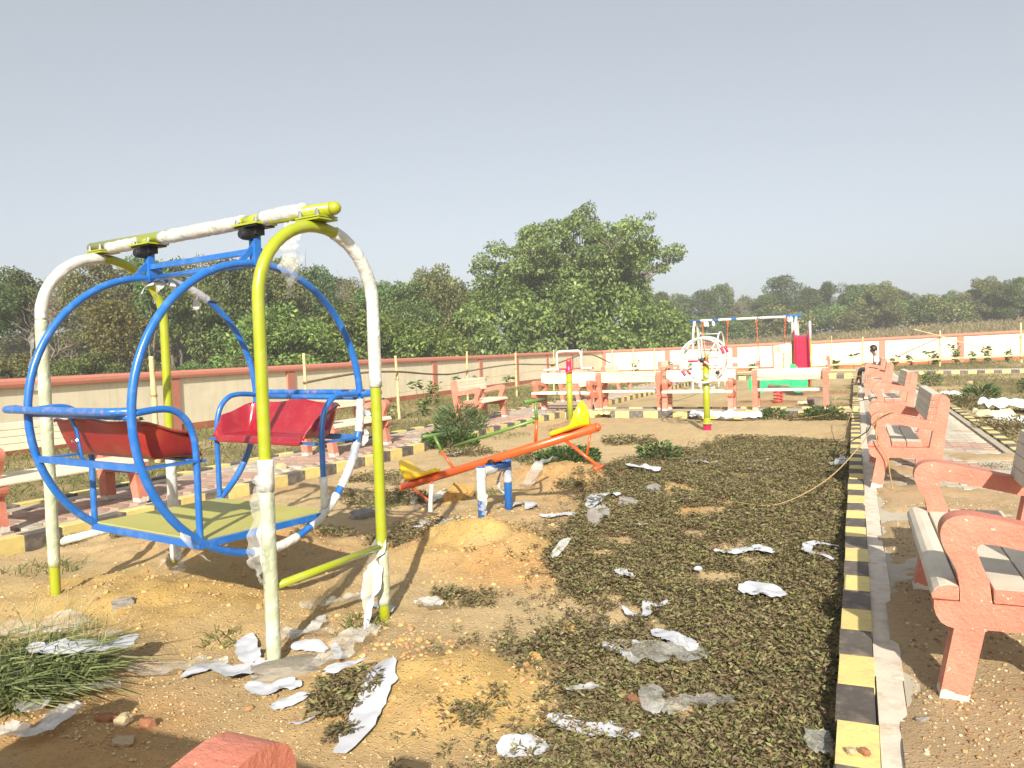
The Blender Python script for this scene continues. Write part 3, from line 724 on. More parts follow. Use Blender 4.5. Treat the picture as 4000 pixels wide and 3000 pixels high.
for s in (1, -1):
    for x in RXS:
        # arm: leaves the ring at rail height, bends down to the platform
        y0 = s*RY*.985; pts = [(x, y0, 1.19), (x, s*.58, 1.20), (x, s*.50, 1.185), (x, s*.44, 1.13), (x, s*.41, 1.05), (x, s*PY, .95), (x, s*PY, .75), (x, s*PY, PZf)]
        MB().tube(smooth_path(pts, 5), .0165, 12).build('arm_post', 'blue_paint', sw, smooth=True)
        MB().bar((x, s*PY, SZ), (x, s*.685, SZ), .035, .012).build('seat_bracket', 'blue_paint', sw)
    MB().bar((RXS[0], s*.68, SZ), (RXS[1], s*.68, SZ), .012, .035).build('seat_bar', 'blue_paint', sw)
    MB().bar((RXS[0], s*.36, SZ-.005), (RXS[1], s*.36, SZ-.005), .03, .012).build('seat_bar', 'blue_paint', sw)
    MB().tube([(RXS[0], s*RY, 1.175), (RXS[1], s*RY, 1.175)], .0165, 12).build('back_rail', 'blue_paint', sw, smooth=True)
    q = s*(RY+.07); a, b_ = (RXS if s > 0 else RXS[::-1])
    MB().tube(smooth_path([(a+s*.01, s*RY, 1.20), (a+s*.05, s*(RY+.035), 1.20), (a+s*.13, q, 1.20), ((a+b_)/2, q, 1.20), (b_-s*.06, q, 1.20), (b_+s*.06, q, 1.20), (b_+s*.11, q-.02*s, 1.20), (b_+s*.11, q-.07*s, 1.20), (b_+s*.02, s*RY, 1.19)], 5), .019, 12).build('outer_rail', 'blue_worn', sw, smooth=True)
    xm = (RXS[0]+RXS[1])/2+.08
    stp = MB().grid([[(xm-.016, s*y_, z_), (xm+.016, s*y_, z_)] for y_, z_ in ((.71, 1.175), (.702, 1.15), (.678, 1.10), (.668, 1.02), (.66, .96), (.64, .932), (.60, .925))]).build('strap', 'blue_paint', sw, smooth=True, thick=.006)
    MB().lathe([(.012, 0), (.012, .006), (.007, .012), (.007, .03)], 8, (xm, s*.672, 1.045), Matrix.Rotation(-s*HP, 3, 'X')).build('bolt', 'bolt_steel', stp)
# packing film left on the rings
def on_ring(x, a0, a1): return [ring_pt(x, a) for a in np.linspace(a0, a1, 14)]
wrapon(on_ring(RXS[0], 200, 222), .0255, 'milky_film', .1, 2, par=RINGS[RXS[0]]); wrapon(on_ring(RXS[0], 226, 246), .0265, 'wrap_white', .06, 2, par=RINGS[RXS[0]])
wrapon(on_ring(RXS[0], 254, 278), .026, 'wrap_white', .06, 2, par=RINGS[RXS[0]]); wrapon(on_ring(RXS[0], 180, 195), .025, 'wrap_white', .08, 2, par=RINGS[RXS[0]])
wrapon(on_ring(RXS[1], 195, 215), .026, 'clear_film', .1, 2, par=RINGS[RXS[1]]); wrapon(on_ring(RXS[1], 262, 292), .026, 'milky_film', .1, 2, par=RINGS[RXS[1]]); wrapon(on_ring(RXS[1], 98, 122), .026, 'milky_film', .1, 2, par=RINGS[RXS[1]])
wrapon([(RXS[0], -PY, z) for z in (.56, .62, .68, .74)], .022, 'wrap_white', .1, 2)
def flap(pts, wd, mat, seed, wr=.5): return ribbon('film_flap', pts, wd, mat, parent=sw, on_ground=False, seed=seed, wr=wr, na=6)
flap([(.16, .02, 2.10), (.17, .03, 2.0), (.18, .03, 1.90), (.17, .02, 1.80), (.18, .04, 1.72)], .13, 'clear_film', 3, .8)
flap([(.20, .0, 2.10), (.22, -.02, 1.98), (.22, -.03, 1.86), (.24, -.02, 1.76)], .11, 'clear_film', 4, .9)
flap([(.0, .385, .90), (-.01, .41, .76), (.0, .43, .62), (.01, .44, .50), (.0, .42, .40)], .13, 'thick_film', 5, .6)
flap([(.05, .37, .88), (.06, .36, .74), (.06, .34, .58), (.06, .33, .42)], .09, 'milky_film', 6, .6)
flap([(1.44, -.02, 1.91), (1.45, .04, 1.85), (1.46, .06, 1.80)], .07, 'cloth_white', 7); flap([(1.40, -.05, 1.91), (1.40, -.02, 1.84), (1.41, .0, 1.77)], .08, 'milky_film', 8)
flap([(1.38, -.10, 1.90), (1.37, -.10, 1.82), (1.38, -.06, 1.76)], .06, 'milky_film', 9); flap([(1.44, -.30, 1.84), (1.45, -.30, 1.77), (1.44, -.31, 1.70)], .06, 'cloth_white', 10)
flap([(1.43, -.36, 1.81), (1.42, -.40, 1.80), (1.42, -.45, 1.79)], .05, 'cloth_white', 11)
flap([(.52, -.73, 1.12), (.46, -.74, 1.10), (.43, -.74, 1.06)], .06, 'cloth_white', 12); flap([(.47, -.70, 1.03), (.47, -.73, .96), (.46, -.71, .88)], .07, 'milky_film', 13)
flap([(RXS[1], -.20, .44), (1.45, -.16, .36), (1.46, -.14, .28), (1.47, -.12, .18), (1.50, -.10, .06)], .13, 'clear_film', 14, .8); flap([(RXS[1], -.05, .42), (1.43, .0, .32), (1.44, .03, .2), (1.47, .05, .05)], .10, 'clear_film', 15, .8)
flap([(.0, -.38, .47), (-.02, -.345, .40), (-.01, -.32, .30), (-.035, -.28, .20), (-.03, -.22, .10), (-.07, -.15, .02)], .05, 'cloth_white', 16, .9); flap([(.02, -.37, .46), (.03, -.34, .33), (.04, -.30, .2), (.02, -.26, .06)], .08, 'clear_film', 17, .8)
flap([(.47, .50, .62), (.42, .47, .52), (.40, .40, .45)], .05, 'milky_film', 18); flap([(1.98, .43, 1.62), (2.0, .43, 1.5), (1.99, .44, 1.38), (1.96, .43, 1.28)], .06, 'clear_film', 19)

# ================================================================= seesaw
ss = thing('seesaw', 'orange seesaw beam with yellow seats and green T handles on blue posts', 'seesaw', (-2.845, 6.02, 0), R(-5))
SA = math.atan2(.59, 1.96); cs, sn = math.cos(SA), math.sin(SA)
def bp(s, off=0., y=0.): return (s*cs-off*sn, y, .515+s*sn+off*cs)      # point along the tilted beam
MB().tube([bp(-1.02), bp(1.0)], .036, 18).build('beam', 'orange_paint', ss, smooth=True)
for s, e in ((-1, -1.02), (1, 1.0)):
    MB().lathe([(.036, 0), (.030, .018), (.016, .030), (.002, .034)], 16, bp(e), Matrix.Rotation(s*(HP)-(SA if s > 0 else -SA)*s, 3, 'Y')).build('beam_cap', 'orange_paint', ss, smooth=True)
for s in (-1, 1):
    # handle: leaning stem (orange foot, green top) and T grip
    st = s*.43; k0 = Vector(bp(st, .03)); k1 = Vector(bp(st+s*.07, .20)); k2 = Vector(bp(st+s*.105, .36))
    MB().tube([k0, k1], .014, 10).build('handle_stem', 'orange_paint', ss, smooth=True)
    hst = MB().tube([k1, k2], .0135, 10).build('handle_stem', 'green_paint', ss, smooth=True)
    MB().tube([k2+Vector((-.02, -.14, 0)), k2+Vector((.02, .14, 0))], .016, 10).build('grip', 'green_paint', hst, smooth=True)
    # foot stirrup and strut under the beam
    f0 = Vector(bp(s*.70, -.03)); f1 = Vector(bp(s*(.92 if s > 0 else .80), -.31))
    fst = MB().tube([f0, f1], .014, 10).build('footrest_stem', 'orange_paint', ss, smooth=True)
    MB().tube([Vector(bp(s*.93, -.03)), f0.lerp(f1, .62)], .010, 10).build('footrest_strut', 'orange_paint', fst, smooth=True)
    MB().tube([f1+Vector((0, -.10, 0)), f1+Vector((0, .10, 0))], .017, 10).build('footrest', 'orange_paint', fst, smooth=True)
    # saddle: solid moulded wedge, dished on top, sweeping up into a rounded back
    rows = []
    for i in range(19):
        q = i/18; e = math.sqrt(max(1e-4, 1-max(0, (.10-q)/.10)**2)); g = math.sqrt(max(1e-4, 1-max(0, (q-.93)/.075)**2))
        wd = (.062+.042*sm(.3, .7, q)-.03*sm(.8, 1, q))*e*g; top = (.040+.010*math.sin(q*3)+.175*sm(.58, 1.0, q))*(.35+.65*e)
        s0 = .585+.36*q; row = []
        for k in range(18):
            a = 2*math.pi*k/18; cy, cz = math.cos(a), math.sin(a)
            cy = math.copysign(abs(cy)**.7, cy); h_ = top*(.5+.5*math.copysign(abs(cz)**.6, cz)) if cz > 0 else top*.5*(1-abs(cz)**.6)
            if cz > 0: h_ -= .020*(1-abs(cy))*sm(.15, .4, q)*(1-sm(.75, 1, q))
            row.append(bp(s*(s0+.02*sm(.6, 1, q)*(h_/.2)), .036+h_*(1 if q < .93 else .35+.65*g), cy*wd))
        rows.append(row)
    mb = MB(); mb.grid(rows, closed=True); k_ = 18; mb.f += [tuple(range(k_)), tuple(range(18*k_, 19*k_))]; mb.m += [0, 0]
    mb.build('saddle', 'yellow_plastic', ss, smooth=True)
MB().tube([bp(-.36, .21), bp(.49, .205)], .0145, 10).build('long_bar', 'green_paint', ss, smooth=True)
for y in (-.225, .225):
    MB().tube([(0, y, -.08), (0, y, .465), (0, y, .48)], [.036, .036, .034], 16).build('post', 'blue_paint', ss, smooth=True)
MB().tube([(0, -.225, .43), (0, .225, .43)], .033, 14).build('cross_tube', 'blue_paint', ss, smooth=True)
bpl = MB().box((0, 0, .468), (.11, .16, .012)).build('bearing_plate', 'blue_paint', ss)
for y in (-.06, .06): MB().lathe([(.020, -.015), (.030, -.012), (.030, .012), (.020, .015)], 14, (0, y, .49), Matrix.Rotation(HP, 3, 'X')).box((0, y, .478), (.10, .03, .012)).build('bearing', 'dark_steel', bpl)
def swrap(pts, r, mat='wrap_white'): return MB().tube(smooth_path(pts, 4), r, 12, jit=.07).build('plastic_wrap', mat, ss, smooth=True)
swrap([(0, -.225, .20), (0, -.225, .30), (0, -.225, .40), (0, -.225, .47)], .042); swrap([(0, -.2, .43), (0, -.1, .43), (0, .0, .43)], .039)
swrap([(0, .225, .28), (0, .225, .36), (0, .225, .42)], .041, 'milky_film')
swrap([bp(-.70, -.05), bp(-.74, -.14), bp(-.775, -.22), bp(-.80, -.29)], .022)
def sflap(pts, wd, mat, sd): return ribbon('film_flap', pts, wd, mat, parent=ss, on_ground=False, seed=sd, wr=.6, na=6)
sflap([(.01, -.24, .30), (.03, -.25, .22), (.03, -.26, .13), (.05, -.26, .08)], .08, 'clear_film', 30); sflap([(-.03, .2, .40), (-.08, .2, .30), (-.07, .2, .22), (-.02, .2, .18)], .035, 'cloth_white', 31)
sflap([(-.83, .02, .22), (-.86, .0, .14), (-.85, .0, .05), (-.82, .0, .01)], .08, 'clear_film', 32)
# ================================================================= standing pole with magenta cap and wrapped bars
pp = thing('exercise_pole', 'lime pole with magenta cap and white wrapped loop handle, behind the seesaw', 'exercise pole', (-5.36, 15.05, 0), R(18))
MB().tube([(0, 0, -.05), (0, 0, .98)], .060, 18).build('pole', 'lime_green', pp, smooth=True)
MB().tube([(0, 0, .80), (0, 0, .806)], .0615, 18).build('joint', 'dark_steel', pp, smooth=True)
MB().lathe([(.062, 0), (.074, .05), (.066, .10), (.055, .12), (.055, .21)], 18, (0, 0, .98)).build('sleeve', 'magenta_paint', pp, smooth=True)
MB().lathe([(.056, 0), (.056, .05), (.045, .085), (.022, .105), (.002, .11)], 18, (0, 0, 1.19)).build('cap', 'coral_paint', pp, smooth=True)
arm_ = MB().tube([(-.5, 0, 1.07), (.5, 0, 1.08)], .017, 10).build('cross_arm', 'magenta_paint', pp, smooth=True)
MB().tube(smooth_path([(-.52, .0, 1.065), (-.35, 0, 1.07), (-.20, 0, 1.07)], 5), .024, 10, jit=.08).build('plastic_wrap', 'wrap_white', arm_, smooth=True)
MB().tube(smooth_path([(.24, .0, 1.075), (.36, 0, 1.08), (.47, 0, 1.085)], 5), .024, 10, jit=.08).build('plastic_wrap', 'wrap_white', arm_, smooth=True)
MB().tube(smooth_path([(-.235, .02, 1.07), (-.24, .02, 1.3), (-.24, .02, 1.38), (-.20, .02, 1.43), (-.1, .02, 1.435), (.12, .02, 1.44), (.21, .02, 1.435), (.25, .02, 1.38), (.255, .02, 1.25), (.26, .02, 1.08)], 4), .024, 12, jit=.04).build('loop_handle', 'wrap_white', pp, smooth=True)

# ================================================================= exercise wheel
ew = thing('hand_wheel_trainer', 'large white wrapped hand wheel mounted on a lime post', 'exercise wheel', (-2.34, 13.51, 0), R(2))
MB().tube([(0, 0, -.02), (0, 0, 1.12)], .055, 18).build('post', 'lime_green', ew, smooth=True)
MB().lathe([(.072, -.05), (.068, .0), (.070, .10), (.082, .115)], 18, (0, 0, 0)).build('base_sleeve', 'magenta_paint', ew, smooth=True)
flg = MB().lathe([(.105, .0), (.10, .012), (.06, .022), (.056, .10)], 18, (0, 0, .115)).build('base_flange', 'lime_green', ew, smooth=True)
for k in range(6): MB().lathe([(.009, 0), (.009, .02)], 6, (.088*math.cos(k*1.05), .088*math.sin(k*1.05), .125)).build('bolt', 'bolt_steel', flg)
MB().lathe([(.057, 0), (.057, .05), (.045, .085), (.002, .11)], 18, (0, 0, 1.12)).build('cap', 'coral_paint', ew, smooth=True)
MB().lathe([(.03, 0), (.012, .10), (.002, .16)], 12, (.01, .02, 1.20)).build('finial', 'lime_green', ew, smooth=True)
for s, zc, xo in ((-1, 1.20, -.045), (1, 1.22, -.01)):
    y = s*.13; ph = 90 if s < 0 else 60
    hub = MB().lathe([(.028, -.03), (.04, -.02), (.04, .02), (.028, .03)], 14, (xo, y, zc), Matrix.Rotation(HP, 3, 'X')); hub.tube([(xo, y, zc), (0, 0, zc)], .018, 10); hub.build('hub', 'dark_steel', ew, smooth=True)
    rim_ = MB().tube([(xo+.375*math.cos(a), y, zc+.375*math.sin(a)) for a in np.linspace(0, 2*math.pi, 49)[:-1]], .021, 12, closed=True, jit=.09).build('wheel_rim', 'wrap_white', ew, smooth=True)
    for k in range(3):
        a = R(ph+120*k); MB().tube([(xo+.03*math.cos(a), y, zc+.03*math.sin(a)), (xo+.36*math.cos(a), y, zc+.36*math.sin(a))], .016, 10, jit=.05).build('spoke', 'wrap_white', rim_, smooth=True)
    for a0, a1 in ((16, 34), (206, 222)):
        MB().tube([(xo+.375*math.cos(R(a)), y, zc+.375*math.sin(R(a))) for a in np.linspace(a0, a1, 6)], .0235, 12).build('bare_rim', 'magenta_paint', rim_, smooth=True)
    a = R(-38); kx, kz = xo+.335*math.cos(a), zc+.335*math.sin(a)
    MB().lathe([(.012, 0), (.012, .05), (.032, .06), (.036, .075), (.032, .09), (.002, .095)], 14, (kx, y, kz), Matrix.Rotation(-s*HP, 3, 'X')).build('knob', 'black_rubber', rim_, smooth=True)
MB().tube([(-.30, 0, 1.185), (-.05, 0, 1.19)], .015, 10).build('side_arm', 'magenta_paint', ew, smooth=True)
for i, pts in enumerate([[(-.12, -.15, 1.15), (-.14, -.15, 1.0), (-.12, -.15, .86)], [(.0, -.08, .98), (.05, -.1, .88), (.05, -.1, .8)], [(.04, .1, .78), (.10, .06, .72), (.09, .04, .66)]]):
    ribbon('film_flap', pts, .09, ('milky_film', 'clear_film', 'milky_film')[i], parent=ew, on_ground=False, seed=50+i, wr=.6, na=5)

# ================================================================= swing frame with chains
sf = thing('swing_frame', 'white wrapped swing frame with blue bar and orange chains', 'swing frame', (-3.35, 26.8, 0), R(-2))
MB().tube([(-1.80, 0, 2.33), (1.80, 0, 2.36)], .040, 14).build('crossbar', 'blue_paint', sf, smooth=True)
for a, b_ in ((-1.45, -1.05), (-.85, -.42), (-.26, .40), (.45, 1.30)): MB().tube([(a+(b_-a)*i/12, 0, 2.345) for i in range(13)], .046, 12, jit=.05).build('plastic_wrap', 'wrap_white', sf, smooth=True)
for sx in (-1.62, 1.62):
    for sy in (-1, 1):
        MB().tube(smooth_path([(sx, sy*.05, 2.31), (sx, sy*.20, 2.22), (sx, sy*.33, 2.0), (sx, sy*.42, 1.6), (sx, sy*.52, .9), (sx, sy*.62, -.03)], 5), .042, 12, jit=.03).build('leg', 'wrap_white', sf, smooth=True)
for k, cx in enumerate((-1.38, -.54, .38, 1.28)):
    hg = MB().box((cx, 0, 2.295), (.06, .06, .05)).build('hanger', 'chain_orange', sf)
    MB().tube([(cx+.03*math.cos(a), 0, 2.235+.045*math.sin(a)) for a in np.linspace(0, 6.28, 13)[:-1]], .010, 8, closed=True).build('hanger_ring', 'chain_orange', hg, smooth=True)
    ex = cx+(.10 if k % 2 == 0 else -.10); mb = MB()
    for i in range(34):
        z = 2.18-i*.050; x = cx+(ex-cx)*i/33
        u = Vector((1, 0, 0)) if i % 2 else Vector((0, 1, 0))
        mb.tube([Vector((x, 0, z))+u*.013*math.cos(a)+Vector((0, 0, .031*math.sin(a))) for a in np.linspace(0, 6.28, 9)[:-1]], .0065, 5, closed=True)
    mb.build('chain', 'chain_orange', sf, smooth=True)
for c_ in (-.96, .83):
    rows = [[(c_+u*.24, v*.11, .50-.05*(1-u*u)+.01*v*v) for v in (-1, -.5, 0, .5, 1)] for u in np.linspace(-1, 1, 11)]
    MB().grid(rows).build('swing_seat', 'red_plastic', sf, smooth=True, thick=.03)
for i, (x, dz) in enumerate(((-1.66, 0), (-1.30, -.02), (-1.22, -.03), (-1.02, -.02), (1.38, 0), (1.46, .02))):
    ribbon('film_flap', [(x, -.04, 2.34+dz), (x+.02, -.06, 2.26+dz), (x+.03, -.05, 2.16+dz)], .10, 'cloth_white', parent=sf, on_ground=False, seed=70+i, wr=.5, na=5)

# ================================================================= slide
sd_ = thing('playground_slide', 'tall red slide chute with lime posts behind the benches', 'slide', (-1.50, 25.2, 0), R(4))
path = [(0, .45, 1.70), (0, .15, 1.70), (0, -.15, 1.62), (0, -.6, 1.30), (0, -1.2, .82), (0, -1.7, .46), (0, -2.1, .30), (0, -2.5, .27)]
P_ = smooth_path(path, 5); rows = []
for i, p in enumerate(P_):
    d = (P_[min(i+1, len(P_)-1)]-P_[max(i-1, 0)]).normalized(); n_ = Vector((1, 0, 0)).cross(d); n_ = -n_ if n_.z < 0 else n_
    rows.append([p+Vector((a, 0, 0))+n_*b_ for a, b_ in ((-.22, .18), (-.205, .19), (-.19, .16), (-.175, .05), (-.145, .012), (-.08, 0), (0, 0), (.08, 0), (.145, .012), (.175, .05), (.19, .16), (.205, .19), (.22, .18))])
MB().grid(rows).build('chute', 'slide_red', sd_, smooth=True, thick=.015)
for sx in (-.25, .25):
    for y in (.10, .75):
        MB().tube([(sx, y, -.04), (sx, y, 1.55)], .038, 12).build('post', 'lime_green', sd_, smooth=True)
        MB().tube([(sx, y, 1.55), (sx, y, 1.8), (sx, y, 2.12)], .044, 12, jit=.05).build('post_wrap', 'wrap_white', sd_, smooth=True)
    MB().tube(smooth_path([(sx, .10, 2.08), (sx, .06, 2.12), (sx, -.08, 2.0), (sx, -.12, 1.85)], 4), .03, 10, jit=.06).build('hand_rail', 'wrap_white', sd_, smooth=True)
MB().box((0, .55, 1.68), (.46, .62, .03)).build('deck', 'blue_paint', sd_)
for sx in (-.24, .24): MB().tube([(sx, .86, 1.68), (sx, 1.45, 0)], .022, 10).build('ladder_rail', 'lime_green', sd_, smooth=True)
for k in range(6): MB().tube([(-.24, .95+.085*k, 1.42-.24*k), (.24, .95+.085*k, 1.42-.24*k)], .016, 8).build('rung', 'lime_green', sd_, smooth=True)

# ================================================================= white climbing ladder behind the wheel
cl = thing('climbing_ladder', 'white wrapped ladder with red rungs behind the exercise wheel', 'ladder', (-4.86, 28.6, 0), R(-8))
for sx in (-.36, .36):
    MB().tube(smooth_path([(sx, 0, -.03), (sx, 0, 1.0), (sx, 0, 1.65), (sx, .10, 1.88), (sx, .35, 1.98), (sx, .6, 1.85), (sx, .72, 1.5), (sx, .75, -.03)], 5), .030, 12, jit=.05).build('side_rail', 'wrap_white', cl, smooth=True)
for k in range(6): MB().tube([(-.36, 0, .25+.27*k), (.36, 0, .25+.27*k)], .015, 8).build('rung', 'magenta_paint', cl, smooth=True)
for k in range(3): MB().tube([(-.36, .12+.2*k, 1.92), (.36, .12+.2*k, 1.92)], .018, 8).build('rung', 'wrap_white', cl, smooth=True)

# ================================================================= spring rider
sr = thing('spring_rider', 'green spring rider on a red coil spring, framed by a bench', 'spring rider', (-1.72, 19.75, 0), R(4))
MB().tube([(.105*math.cos(a), .105*math.sin(a), .03+.34*a/(2*math.pi*4.5)) for a in np.linspace(0, 2*math.pi*4.5, 90)], .018, 8).build('spring', 'coral_paint', sr, smooth=True)
MB().lathe([(.16, -.05), (.16, .015), (.12, .03)], 18).build('base_plate', 'concrete', sr)
out = []
for a in np.linspace(-math.pi*.95, .05*math.pi, 14): out.append((.46+.22*math.cos(a), .50+.22*math.sin(a)))
out += [(.66, .64), (.52, .78), (.40, .95), (.30, .98), (.27, .88), (.22, .70), (.05, .64), (-.15, .64), (-.30, .74), (-.44, .82), (-.56, .76), (-.68, .62)]
for a in np.linspace(1.0*math.pi, 2.0*math.pi, 14): out.append((-.46+.225*math.cos(a), .48+.225*math.sin(a)))
out += [(-.20, .50), (0, .46), (.22, .48)]
MB().prism([out], lambda a, b_, t_: (a, t_, b_), -.05, .05).build('body', 'rider_green', sr, bevel=.015)
for sx, z in ((-.46, .48), (.46, .50)):
    MB().tube([(sx+.165*math.cos(a), -.052, z+.165*math.sin(a)) for a in np.linspace(0, 6.28, 25)[:-1]], .013, 6, closed=True).build('wheel_ring', 'rider_green', sr, smooth=True)
MB().tube([(.30, -.18, .86), (.30, .18, .86)], .014, 8).build('handle', 'bolt_steel', sr, smooth=True)
MB().box((-.1, 0, .665), (.3, .2, .03)).build('seat', 'rider_green', sr, bevel=.01)

# ================================================================= painted sign on the end wall
sg = thing('wall_sign', 'painted notice panel with coral border and brown lettering on the end wall', 'sign', (-3.80, 49.86, base_z(-3.8, 49.5)))
hw = .80
MB().prism([[(-hw, .03), (hw, .03), (hw, 1.46), (0, 1.62), (-hw, 1.46)]], lambda a, b_, t_: (a, t_, b_), -.085, 0).build('border', 'wall_coral', sg)
txf = MB().prism([[(-hw+.06, .08), (hw-.06, .08), (hw-.06, 1.10), (-hw+.06, 1.10)]], lambda a, b_, t_: (a, t_, b_), -.092, -.06).build('text_field', 'sign_cream', sg)
hdf = MB().prism([[(-hw+.06, 1.102), (hw-.06, 1.102), (hw-.06, 1.41), (0, 1.55), (-hw+.06, 1.41)]], lambda a, b_, t_: (a, t_, b_), -.092, -.06).build('head_field', 'sign_white', sg)
out = [(.17*math.cos(a), .17*math.sin(a)) for a in np.linspace(.9, 5.2, 18)]+[(.06+.10*math.cos(a), .02+.10*math.sin(a)) for a in np.linspace(5.2, .9, 12)]
MB().prism([out], lambda a, b_, t_: (a-.42, t_, b_+1.24), -.096, -.09).build('emblem', 'logo_yellow', hdf)
mb = MB(); rg = random.Random(5)
rows_ = [(.98, [3, 6, 4]), (.86, [2, 9, 3]), (.74, [4, 2, 4]), (.62, [4, 9, 4]), (.50, [2, 3, 6, 2]), (.38, [3, 2, 5, 3]), (.26, [5, 3, 5]), (.15, [3, 5, 4])]
for z, words in rows_:
    tot = sum(words)*.068+(len(words)-1)*.06; x = -tot/2+rg.uniform(-.03, .03)
    for wd in words:
        for _ in range(wd):
            a0 = rg.uniform(-.4, .2); pts = [(x+.024*math.cos(a), -.097, z+.026*math.sin(a)) for a in np.linspace(a0, a0+rg.uniform(3.6, 5.4), 8)]
            mb.tube(pts, .0075, 4, flat=.5)
            if rg.random() < .55: mb.tube([(x+.027, -.097, z-.028), (x+.027, -.097, z+.03)], .007, 4)
            if rg.random() < .2: mb.tube([(x-.015, -.097, z-.045), (x+.015, -.097, z-.05)], .007, 4)
            x += .068
        x += .06
mb.tube([(-.02+.03*math.cos(a), -.097, 1.36+.03*math.sin(a)) for a in np.linspace(0, 4.6, 8)], .008, 4); mb.tube([(-.03, -.097, 1.29), (0, -.097, 1.275), (.04, -.097, 1.295)], .008, 4); mb.tube([(-.26, -.097, 1.30), (-.2, -.097, 1.27), (-.17, -.097, 1.24)], .011, 4)
mb.build('lettering', 'letter_brown', txf)

# ================================================================= bamboo posts, rails, ropes
def bamboo(x, y, h, label, r=.028, lean=(0, 0)):
    z0 = gz(x, y); root = thing('bamboo_post', label, 'post', (x, y, z0), 0, 'bamboo posts')
    pts, rr = [], []
    n_ = int(h/.04); kn = random.uniform(.2, .3)
    for i in range(n_+1):
        z = -.06+(h+.06)*i/n_; u = z/h
        pts.append((lean[0]*u+.012*fn(z, x, 1.5), lean[1]*u+.012*fn(z, y, 1.5, 4), z)); rr.append(r*(1-.15*u)*(1.0+(.16 if (z % kn) < .045 else 0)))
    cu = MB().tube(pts, rr, 9).build('culm', 'bamboo', root, smooth=True)
    mb_ = MB(); mb_.tube([(lean[0]*.62, lean[1]*.62, h*.62), (lean[0]*.64, lean[1]*.64, h*.64)], r*1.25, 9); mb_.build('lashing', 'rope', cu)
    return root
order = ['first', 'second', 'third', 'fourth', 'fifth', 'sixth', 'seventh', 'eighth', 'ninth', 'tenth', 'eleventh', 'twelfth', 'thirteenth', 'fourteenth', 'fifteenth', 'sixteenth', 'seventeenth', 'eighteenth', 'nineteenth', 'twentieth']
LBAM = [(-9.3, 8.25, 1.54, .042), (-9.5, 11.9, 1.53, .032), (-9.58, 15.27, 1.46, .034), (-11.1, 21.7, 1.56, .036), (-10.4, 23.94, 1.47, .036), (-10.3, 27.2, 1.52, .032), (-10.2, 30.2, 1.52, .032), (-9.9, 33.5, 1.50, .036), (-9.9, 37.2, 1.52, .034), (-9.9, 41.5, 1.5, .032)]
for i, (x, y, h, r) in enumerate(LBAM): bamboo(x, y, h, 'bamboo post, %s from the left in the row before the side wall' % order[i], r, (random.uniform(-.04, .04), random.uniform(-.04, .04)))
RBAM = [(-1.18, 45.5, 1.85, .028, 'thin crooked bamboo post just right of the red slide'), (.33, 45.8, 1.75, .042, 'thick bamboo post left of the seated person\'s head'), (3.95, 45.6, 1.85, .045, 'bamboo post where two slanting poles cross before the end wall'), (7.6, 46.2, 2.0, .058, 'tall thick bamboo post at the right end of the wall')]
for x, y, h, r, lab in RBAM: bamboo(x, y, h, lab, r, (random.uniform(-.04, .04), 0))
def pole(name, pts, r, mat, label, cat, k=8, n_=7):
    P = smooth_path(pts, k); c = P[len(P)//2]; o = MB().tube([p-c for p in P], [r*(1+.18*fn(i*.6, r*50)) for i in range(len(P))], n_).build(name, mat, smooth=True); o.location = c
    return tag(o, label, cat)
pole('branch_rail', [(-9.5, 11.85, 1.0), (-9.45, 13.5, 1.12), (-9.55, 15.2, 1.10), (-10.1, 17.5, .98), (-10.7, 19.8, .90), (-11.05, 21.6, .93), (-10.8, 22.8, 1.02), (-10.4, 23.9, 1.08), (-10.3, 25.5, 1.03), (-10.25, 27.2, .98)], .024, 'branch_wood', 'long wavy branch tied across the bamboo posts before the side wall', 'branch')
pole('branch_rail', [(-10.3, 27.0, .95), (-10.3, 28.6, 1.12), (-10.2, 30.2, 1.30), (-10.1, 31.6, 1.26), (-9.95, 33.4, .90)], .026, 'branch_wood', 'bent branch rising over a bamboo post near the wall corner', 'branch')
pole('branch_rail', [(-11.2, 21.3, .12), (-10.9, 22.6, .22), (-10.4, 23.7, .30), (-9.6, 25.0, .62)], .022, 'branch_wood', 'low dark branch leaning from the ground behind the slatted bench', 'branch')
pole('bamboo_rail', [(-1.2, 45.2, .30), (.3, 45.6, .36), (1.6, 45.6, .40), (4.0, 45.4, .48), (6.0, 45.7, .52), (7.6, 45.9, .55), (10, 46, .6)], .045, 'bamboo', 'long bamboo pole lying low along the end wall', 'pole')
pole('bamboo_rail', [(-5.2, 38.2, .20), (-3.5, 38.3, .24), (-1, 38.4, .22), (0, 38.5, .20)], .035, 'bamboo', 'bamboo pole lying low behind the far kerb', 'pole')
pole('bamboo_pole', [(2.75, 45.3, 2.05), (4.0, 45.5, 1.65), (5.2, 45.7, 1.2), (6.4, 45.9, .75)], .022, 'bamboo', 'thin pale pole slanting down to the right before the end wall', 'pole')
pole('bamboo_pole', [(1.9, 45.2, .62), (2.9, 45.4, 1.1), (4.05, 45.5, 1.62)], .024, 'branch_wood', 'dark slanting pole rising to the crossed bamboo post', 'pole')
def rope(pts, label, r=.006, k=10): return pole('rope', pts, r, 'rope', label, 'rope', k, 6)
rope([(.15, 7.55, .70), (.02, 7.3, .52), (-.25, 7.0, .26), (-.62, 6.75, .09), (-1.0, 6.9, .07), (-1.35, 7.15, .05)], 'yellow rope trailing from the bench arm down into the weeds', .005)
rope([(.22, 7.66, .775), (.17, 7.60, .72), (.16, 7.57, .55), (.24, 7.56, .40), (.26, 7.55, .25), (.28, 7.52, .12)], 'yellow rope end hanging from the knotted bench arm', .006)
